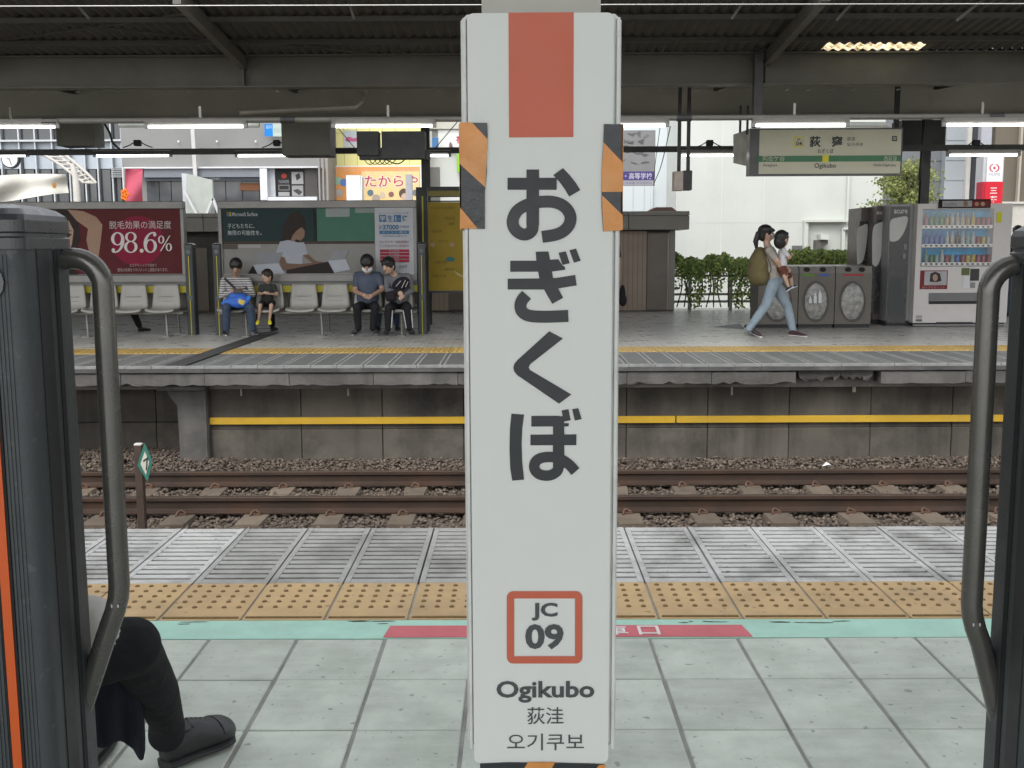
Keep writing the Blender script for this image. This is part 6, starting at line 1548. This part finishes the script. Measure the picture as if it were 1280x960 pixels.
# yellow shop building
yb = tower('yellow_building', 'yellow panelled shop building with orange sign', 411, 533, 60, 42, 10, mat('yellow_panel', (.72, .66, .28), .55, v=.05, s=.4))
for x in (411, 430, 446, 462, 478, 494, 511, 528): part(yb, 'panel_joint', x, 150, x + .5, 207, 41.98, .015, ink((.45, .40, .16)))
part(yb, 'panel_joint', 411.5, 166, 533, 166.5, 41.975, .004, ink((.45, .40, .16)))
pw_ = Poster(yb, 429.5, 163, 446, 186, 41.95, (.48, .52, .52), 'poster'); pw_.poly([(431, 175), (434, 171), (438, 171), (441, 173), (446, 172), (446, 177), (433, 177)], (.50, .12, .25)); pw_.rect(431, 180, 445, 184, (.52, .54, .50))
part(yb, 'duct', 540, 172, 547.5, 187, 41.6, .3, ink((.06, .16, .32)))
sh = Poster(yb, 414.5, 207, 527, 268, 41.7, (.80, .78, .74), 'shop_sign'); sh.rect(416, 208.5, 525.5, 268, (.80, .36, .12), 'sign_field'); sh.poly([(452, 214), (524, 214), (524, 240), (520, 268), (452, 268)], (.82, .60, .30), 'pale_field')  # paler orange area printed over the right of the field
sh.text('金・プラチナ・ダイヤ・ブランド品高価買取', 418, 210.5, 523, 214.5, (.70, .42, .36)); sh.text('たからや', 455, 218, 523, 234.5, (.80, .76, .72), .05); sh.text('たからや', 456, 219, 522.5, 233.5, (.50, .06, .09), .012)
for (x, y, r_, c) in ((422, 226, 5, (.35, .55, .40)), (430, 228, 5, (.15, .25, .55)), (424, 241, 5, (.5, .45, .40)), (463, 241, 4, (.12, .20, .24)), (489, 243, 3.5, (.25, .12, .12)), (478, 244, 4, (.6, .5, .35)), (505, 242, 6.5, (.12, .08, .06)), (506, 246, 4.5, (.62, .42, .32)), (519, 241, 4, (.20, .20, .2)), (470, 248, 5, (.4, .35, .3))): sh.poly(discpts(x, y, r_, r_, 14), c, 'picture')
m = MB(); rectpx(m, 433, 219, 450.5, 262, 36, .5); m.prism([P(450.6, 219, 36), P(452.5, 221, 36.0), P(452.5, 262, 36.0), P(450.6, 262, 36)], (0, .5, 0)); o_ = m.build('white_box_sign', mat('box_white', (.62, .63, .62), .5, v=.04)); tag(o_, 'white upright box in front of the orange shop sign', 'box sign')
m = MB(); rectpx(m, 507, 218, 515, 262, 35.5, .25); o_ = m.build('grey_pole', mat('pole_grey', (.33, .33, .35), .5, v=.1)); tag(o_, 'grey pole in front of the orange shop sign', 'pole'); o_.data.transform(Matrix.Translation((0, 0, 0)))
# white block right of it
wh = tower('pale_shop_block', 'pale shop block with white signboard behind the hazard tape', 533, 690, 60, 43, 10, mat('pale_block', (.55, .56, .55), .6, v=.06, s=.5))
part(wh, 'door', 537, 209, 550, 262, 42.95, .04, mat('grey_shutter', (.17, .165, .16), .6, v=.1)); ws = Poster(wh, 547.5, 162, 600, 187, 42.8, (.72, .72, .71), 'signboard'); ws.text('宿', 570, 169.5, 581, 179.5, (.55, .04, .09), .03); ws.poly([(561, 187), (561.5, 180), (563, 177), (565, 180), (567, 187)], (.22, .14, .15)); part(wh, 'sign_edge', 530, 164, 540, 186, 42.6, .2, ink((.55, .56, .57))); part(wh, 'cornice', 533, 152, 600, 161, 42.7, .28, ink((.48, .47, .42))); part(wh, 'green_sign', 571, 192, 578, 215, 42.7, .2, ink((.24, .50, .05)))
# grey building
gb_ = tower('grey_building', 'grey clad building with white ledge over dark shop windows', 155, 411, 60, 40, 10, M_gw)
part(gb_, 'ledge', 155, 208.3, 402, 210.3, 39.5, .49, ink((.58, .59, .60))); part(gb_, 'awning', 180, 211, 325, 221.5, 39.6, .38, mat('awning_blue', (.16, .175, .20), .5, v=.08)); part(gb_, 'awning_base', 180, 221.8, 325, 226, 39.7, .28, ink((.085, .095, .11)))
for (x0, x1) in ((184, 199), (200, 214), (215, 229), (262, 282), (283, 303), (304, 324)): part(gb_, 'window', x0, 226.5, x1, 268, 39.9, .08, M_glass)
part(gb_, 'sign_strip', 300, 229, 324, 238, 39.85, .03, ink((.16, .07, .035))); textpx('CAFE BAR', 262, 221.5, 275, 224.5, 39.695, ink((.6, .6, .6)), gb_)
m = MB(); m.bar(P(241, 161, 39.4), P(244.5, 222, 39.4), .14, .1); m.build('downpipe', ink((.50, .49, .48)), gb_)
for (x0, y0, x1, y1) in ((325, 210.6, 334, 250), (334.2, 246, 396, 250.5)): part(gb_, 'white_frame', x0, y0, x1, y1, 39.5, .45, ink((.60, .62, .64)))
part(gb_, 'reveal', 334.2, 211, 344, 245.8, 39.8, .18, ink((.46, .48, .50)))
for (x0, y0, x1, y1, c) in ((344.5, 212, 363, 246, (.02, .02, .022)), (363.5, 212, 381, 246, (.035, .035, .037))):
    p_ = Poster(gb_, x0, y0, x1, y1, 39.78, c, 'window_poster')
    if x0 < 350: p_.poly(discpts(355, 220, 3.5, 3.2, 10), (.35, .05, .03)); p_.text('TACHINOMI', 348, 225, 361, 229, (.3, .3, .3)); p_.rect(348, 231, 362, 238, (.2, .2, .2)); p_.rect(349, 232, 361, 237, (.03, .03, .03)); p_.rect(348, 240, 362, 245, (.3, .3, .3))
    else:
        p_.rect(364.5, 215, 379, 230, (.33, .33, .33)); p_.poly([(369, 219), (374, 216), (376, 222), (371, 226)], (.05, .05, .05)); p_.rect(365, 232, 379, 245, (.28, .28, .28)); p_.poly([(366, 238), (372, 236), (378, 240), (374, 244)], (.06, .06, .06))
part(gb_, 'side_wall', 381.5, 211, 397, 262, 39.7, .28, ink((.075, .07, .065)))
for x in (398, 403, 408): part(gb_, 'pipe', x, 194, x + 2.2, 262, 39.2, .2, ink((.26, .25, .24)))
bs_ = Poster(gb_, 330.5, 154.5, 353, 170.5, 39.6, (.45, .52, .48), 'fascia_sign'); bs_.rect(330.5, 154.7, 341, 170.5, (.02, .22, .62)); bs_.text('歯科', 332.5, 156, 340, 161, (.4, .5, .6)); bs_.text('クリニック', 342, 160, 352.5, 166, (.10, .33, .26))
for (x, y) in ((223, 177), (271, 177), (319.5, 177)): m = MB(); m.ell(P(x, y, 39.9), (.04, .04, .04), 8, 6); m.build('fitting', ink((.75, .75, .72)), gb_)
# glass fronted building at the far left
lg = tower('glass_building', 'glass fronted building with pale spandrels at the far left', -120, 155, 60, 44, 10, mat('left_wall', (.16, .165, .17), .5, v=.1, s=.4))
xs = [-38, -18, 2, 25, 45, 66, 86.5, 106, 122, 140, 153]
for a, b in zip(xs[:-1], xs[1:]):
    for k, (y0, y1, M) in enumerate(((150, 176, M_glass), (177, 211, M_sp), (212, 268, M_glass))):
        part(lg, 'window' if k != 1 else 'spandrel_panel', a + 1.5, y0, b - 1, y1 + random.uniform(-.3, .3), 43.9, .08, M)
for x in xs: part(lg, 'mullion', x - .8, 150, x + .9, 268, 43.7, .25, M_mul)
part(lg, 'fascia', -38, 174.5, 154, 176.8, 43.6, .3, M_mul)
for k in range(6): part(lg, 'louvre', 139, 209.5 + k * 2.2, 153, 210.6 + k * 2.2, 43.6, .1, ink((.36, .37, .38)))
# white lattice arch with its pole, and a clock
ar = empty('lattice_arch', P(97, 250, 36), 'white steel lattice arch on a pole at the left', 'arch')
W36 = mat('arch_white', (.52, .50, .46), .5, v=.08)
c1 = smooth_line([P(34, 190, 36), P(55, 194, 36), P(75, 206, 36), P(92, 219, 36), P(105, 228.5, 36)], 5); c2 = smooth_line([P(75, 190, 36), P(88, 199, 36), P(100, 209, 36), P(112, 220, 36), P(120, 229, 36)], 5); c3 = smooth_line([P(68, 190, 37), P(84, 203, 37), P(98, 214, 37), P(112, 228, 37)], 5)
for c_ in (c1, c2, c3): m = MB(); m.tube(c_, .055, 6); m.build('chord', W36, ar)
for i in range(2, len(c1), 2):
    for o2 in (c2, c3):
        m = MB(); m.tube([c1[min(i + 2, len(c1) - 1)], o2[min(i, len(o2) - 1)]], .03, 5); m.build('lattice_bar', W36, ar)
c = P(96.5, 250, 36); m = MB(); m.tube([(c.x, 36, ZG), (c.x, 36, P(96, 222, 36).z), (c.x - .1, 36, P(96, 205, 36).z)], [.13, .12, .09], 10); m.build('pole', W36, ar)
ck = empty('clock', P(12, 199, 35), 'round white clock behind the banner at the far left', 'clock')
c = P(12.5, 199, 35)
for (r_, y0, M, nm) in ((.30, 35, M_dark, 'rim'), (.255, 34.97, ink((.66, .68, .70)), 'dial')): m = MB(); m.loft([m.ring((c.x, y0, c.z), (0, 1, 0), r_, n=24), m.ring((c.x, y0 + .12, c.z), (0, 1, 0), r_, n=24)], 0, False); m.build(nm, M, ck)
for (dx, dz) in ((-.12, .08), (.05, -.18)): m = MB(); m.bar((c.x, 34.955, c.z), (c.x + dx, 34.955, c.z + dz), .012, .02); m.build('hand', M_cable, ck)
m = MB(); m.tube([(c.x + .36, 35.1, ZG), (c.x + .36, 35.1, c.z + .3)], .05, 8); m.build('pole', M_dark, ck)
# white cloth banner
m = MB(); vs = []; NX, NZ = 40, 10; Yb_ = 28
for j in range(NZ + 1):
    v = j / NZ
    for i in range(NX + 1):
        u = i / NX; x = -60 + u * (82 + v * 4 + 60); yt_ = 227 - u * 9 - 4 * math.sin(u * 3.1); yb3 = 255 - u * 11 + 3 * math.sin(u * 5); p = P(x, yt_ + (yb3 - yt_) * v, Yb_ + .10 * math.sin(u * 11 + v * 3) + .07 * math.sin(v * 6 + u * 5)); vs.append(p)
m.add(vs, [(j * (NX + 1) + i, j * (NX + 1) + i + 1, (j + 1) * (NX + 1) + i + 1, (j + 1) * (NX + 1) + i) for j in range(NZ) for i in range(NX)], 0, True)
bn = m.build('cloth_banner', mat('banner_white', (.62, .60, .54), .8, v=.12, s=1.5)); tag(bn, 'sagging white cloth banner tied up at the far left', 'banner')
m = MB(); polypx(m, discpts(68, 231.5, 3, 4, 10), Yb_ - .25, .002); m.build('emblem', ink((.35, .18, .06)), bn)
# pink pennant, orange flower sign, white sign back
pk = empty('pink_banner', P(168, 250, 33), 'pink vertical banner before the grey building', 'banner')
m = MB(); vs = []
for j in range(17):
    v = j / 16
    for i in range(7): u = i / 6; vs.append(P(156.5 + u * (22 + 2.5 * v - 2 * math.sin(v * 3.1)), 210.5 + v * 58, 33 + .12 * math.sin(v * 6 + u * 3)))
m.add(vs, [(j * 7 + i, j * 7 + i + 1, (j + 1) * 7 + i + 1, (j + 1) * 7 + i) for j in range(16) for i in range(6)], 0, True); m.build('cloth', mat('pink_cloth', (.42, .07, .11), .8, v=.08, s=2), pk)
c = P(155.5, 250, 33); m = MB(); m.tube([(c.x, 33, ZG), (c.x, 33, P(155, 209, 33).z)], .03, 8); m.build('pole', ink((.55, .55, .55)), pk); m = MB(); m.tube([(c.x, 33, P(155, 210.3, 33).z), (P(180, 210, 33).x, 33, P(155, 210.3, 33).z)], .02, 8); m.build('crossbar', ink((.55, .55, .55)), pk)
of = empty('orange_sign', P(155, 251, 32), 'small bright orange lobed sign before the pink banner', 'sign')
m = MB(); polypx(m, [(155.5 + (4.6 + .8 * math.cos(5 * a)) * math.cos(a), 243 + (7.2 + 1 * math.cos(5 * a)) * math.sin(a)) for a in [2 * math.pi * k / 40 for k in range(40)]], 31.9, .06); m.build('face', ink((.80, .17, .02)), of)
for k in range(5): a = 2 * math.pi * k / 5; m = MB(); polypx(m, discpts(155.5 + 2.2 * math.cos(a), 243 + 3.6 * math.sin(a), .8, 1, 8), 31.89, .004); m.build('dot', ink((.12, .03, .01)), of)
c = P(155.5, 250, 32); m = MB(); m.tube([(c.x, 32, ZG), (c.x, 32, P(155, 249, 32).z)], .03, 6); m.build('pole', M_dark, of)
wp = empty('white_sign_back', P(246, 268, 26), 'pale sign board seen from behind between the two advertising boards', 'sign')
m = MB(); polypx(m, [(227, 216.5), (233.5, 217), (233.5, 268), (229.5, 268)], 26, .12); m.build('board_edge', ink((.52, .54, .55)), wp)
m = MB(); m.prism([P(233.7, 217, 26), P(265, 225, 26), P(267, 268, 26), P(233.7, 268, 26)], (0, .10, 0)); m.build('board', mat('board_back', (.42, .45, .41), .55, v=.08), wp)
for (a, b) in (((231, 239), (246, 268)), ((266, 248), (258, 268)), ((266, 248), (273, 266))): m = MB(); m.bar(P(*a, 25.9), P(*b, 25.9), .06, .06); m.build('strut', ink((.6, .61, .62)), wp)
m = MB(); c = P(246, 268, 26.05); m.box(c.x - .1, c.x + .1, 26.0, 26.1, ZG, c.z); m.build('support', M_dark, wp)
# right hand side: grey tower, bank sign, brown building
gt = tower('grey_tower', 'tall two tone grey building behind the tree', 1103, 1226, 60, 46, 10, mat('tower_grey', (.13, .14, .15), .5, v=.08, s=.3))
part(gt, 'light_face', 1182, 120, 1210, 268, 45.6, .39, mat('tower_light', (.30, .325, .345), .5, v=.06, s=.3)); part(gt, 'white_pilaster', 1209, 120, 1214, 268, 45.4, .2, ink((.55, .53, .50))); part(gt, 'dark_recess', 1214.5, 120, 1226, 268, 45.7, .2, ink((.085, .09, .10)))
for y in (176, 201, 226, 250): part(gt, 'floor_joint', 1103.5, y, 1181.5, y + .7, 45.98, .015, ink((.085, .09, .095))); part(gt, 'floor_joint', 1182.5, y - 1, 1208.5, y - .4, 45.58, .015, ink((.22, .24, .25)))
br = tower('brown_building', 'brown tiled building at the far right edge', 1240, 1420, 60, 44, 10, grid_mat('brown_brick', (.21, .175, .135), (.12, .10, .075), .30, .10, .012, r=.7))
part(br, 'corner_pipe', 1274, 150, 1276.5, 268, 43.7, .2, ink((.38, .34, .28))); part(br, 'ledge', 1248, 252, 1290, 255, 43.5, .4, ink((.48, .46, .42))); part(br, 'low_wall', 1248, 255.3, 1290, 330, 43.6, .35, ink((.46, .44, .40))); part(br, 'pale_edge', 1226.5, 140, 1239.8, 200, 43.9, .3, ink((.33, .34, .37)))
bk_s = empty('bank_sign', P(1240, 255, 38), 'white and red vertical bank sign with a ring logo', 'sign')
bz = Poster(bk_s, 1233.5, 196, 1253.5, 227, 37.9, (.72, .72, .74), 'upper_panel'); m = MB(); rectpx(m, 1228, 196, 1253.5, 262, 37.95, .6); m.build('sign_body', ink((.45, .45, .47)), bk_s)
bz.poly(discpts(1243, 210, 6.4, 5.4, 24), (.50, .05, .08), 'logo_ring'); bz.poly(discpts(1243, 210, 4.6, 4.2, 24), (.72, .72, .74), 'logo_gap'); bz.rect(1241.6, 203.5, 1244.4, 216.5, (.72, .72, .74), 'logo_gap'); bz.poly(discpts(1243, 210, 1.7, 1.7, 16), (.50, .05, .08), 'logo_dot'); bz.text('MUFG', 1236, 216.5, 1250, 219.5, (.3, .3, .32))
bz2 = Poster(bk_s, 1231, 227.2, 1253, 262, 37.9, (.58, .025, .04), 'lower_panel'); bz2.text('三', 1237.5, 234.5, 1246.5, 242, (.72, .66, .66), .02); bz2.text('菱', 1237.5, 245, 1246.5, 253, (.72, .66, .66), .02)
part(bk_s, 'side_panel', 1227.5, 227.2, 1230.8, 262, 37.92, .5, ink((.40, .02, .04)))
m = MB(); c = P(1240, 262, 38.2); m.box(c.x - .15, c.x + .15, 38.1, 38.4, ZG, c.z); m.build('support', M_dark, bk_s)
# tree
tr = empty('street_tree', P(1132, 330, 27), 'yellow green street tree beside the white building', 'tree')
c = P(1130, 300, 27.5); base = Vector((c.x, 27.5, ZG)); topz = P(1130, 205, 27.5).z
m = MB(); m.tube([base, base + Vector((.05, 0, 1.6)), base + Vector((-.05, .05, 2.6)), Vector((c.x, 27.5, topz))], [.14, .11, .08, .02], 8); m.build('trunk', mat('bark', (.10, .08, .06), .9, v=.3, s=10, b=.5), tr)
limbs = []
for k in range(16):
    a = k * 2.4; z0 = ZG + 1.8 + (topz - ZG - 2.0) * k / 16; l = random.uniform(.7, 1.15) * (1.05 - .55 * k / 16); s0 = Vector((c.x, 27.5, z0)); e = s0 + Vector((math.cos(a) * l, math.sin(a) * l, random.uniform(.15, .45))); m = MB(); m.tube([s0, s0.lerp(e, .5) + Vector((0, 0, .1)), e], [.035, .022, .008], 5); m.build('limb', MATS['bark'], tr); limbs.append((s0, e))
pts = []
for s0, e in limbs:
    for q in range(430):
        t = random.uniform(.35, 1.1); p = s0.lerp(e, t); pts.append(p + Vector((random.gauss(0, .17), random.gauss(0, .17), random.gauss(.02, .11))))
leaves('crown', pts, .078, [mat('tree_leaf', (.115, .14, .035), .55, v=.4, s=4, spec=.3), mat('tree_leaf_pale', (.20, .22, .065), .55, v=.3, s=4, spec=.3)], tr, (.55, 0))
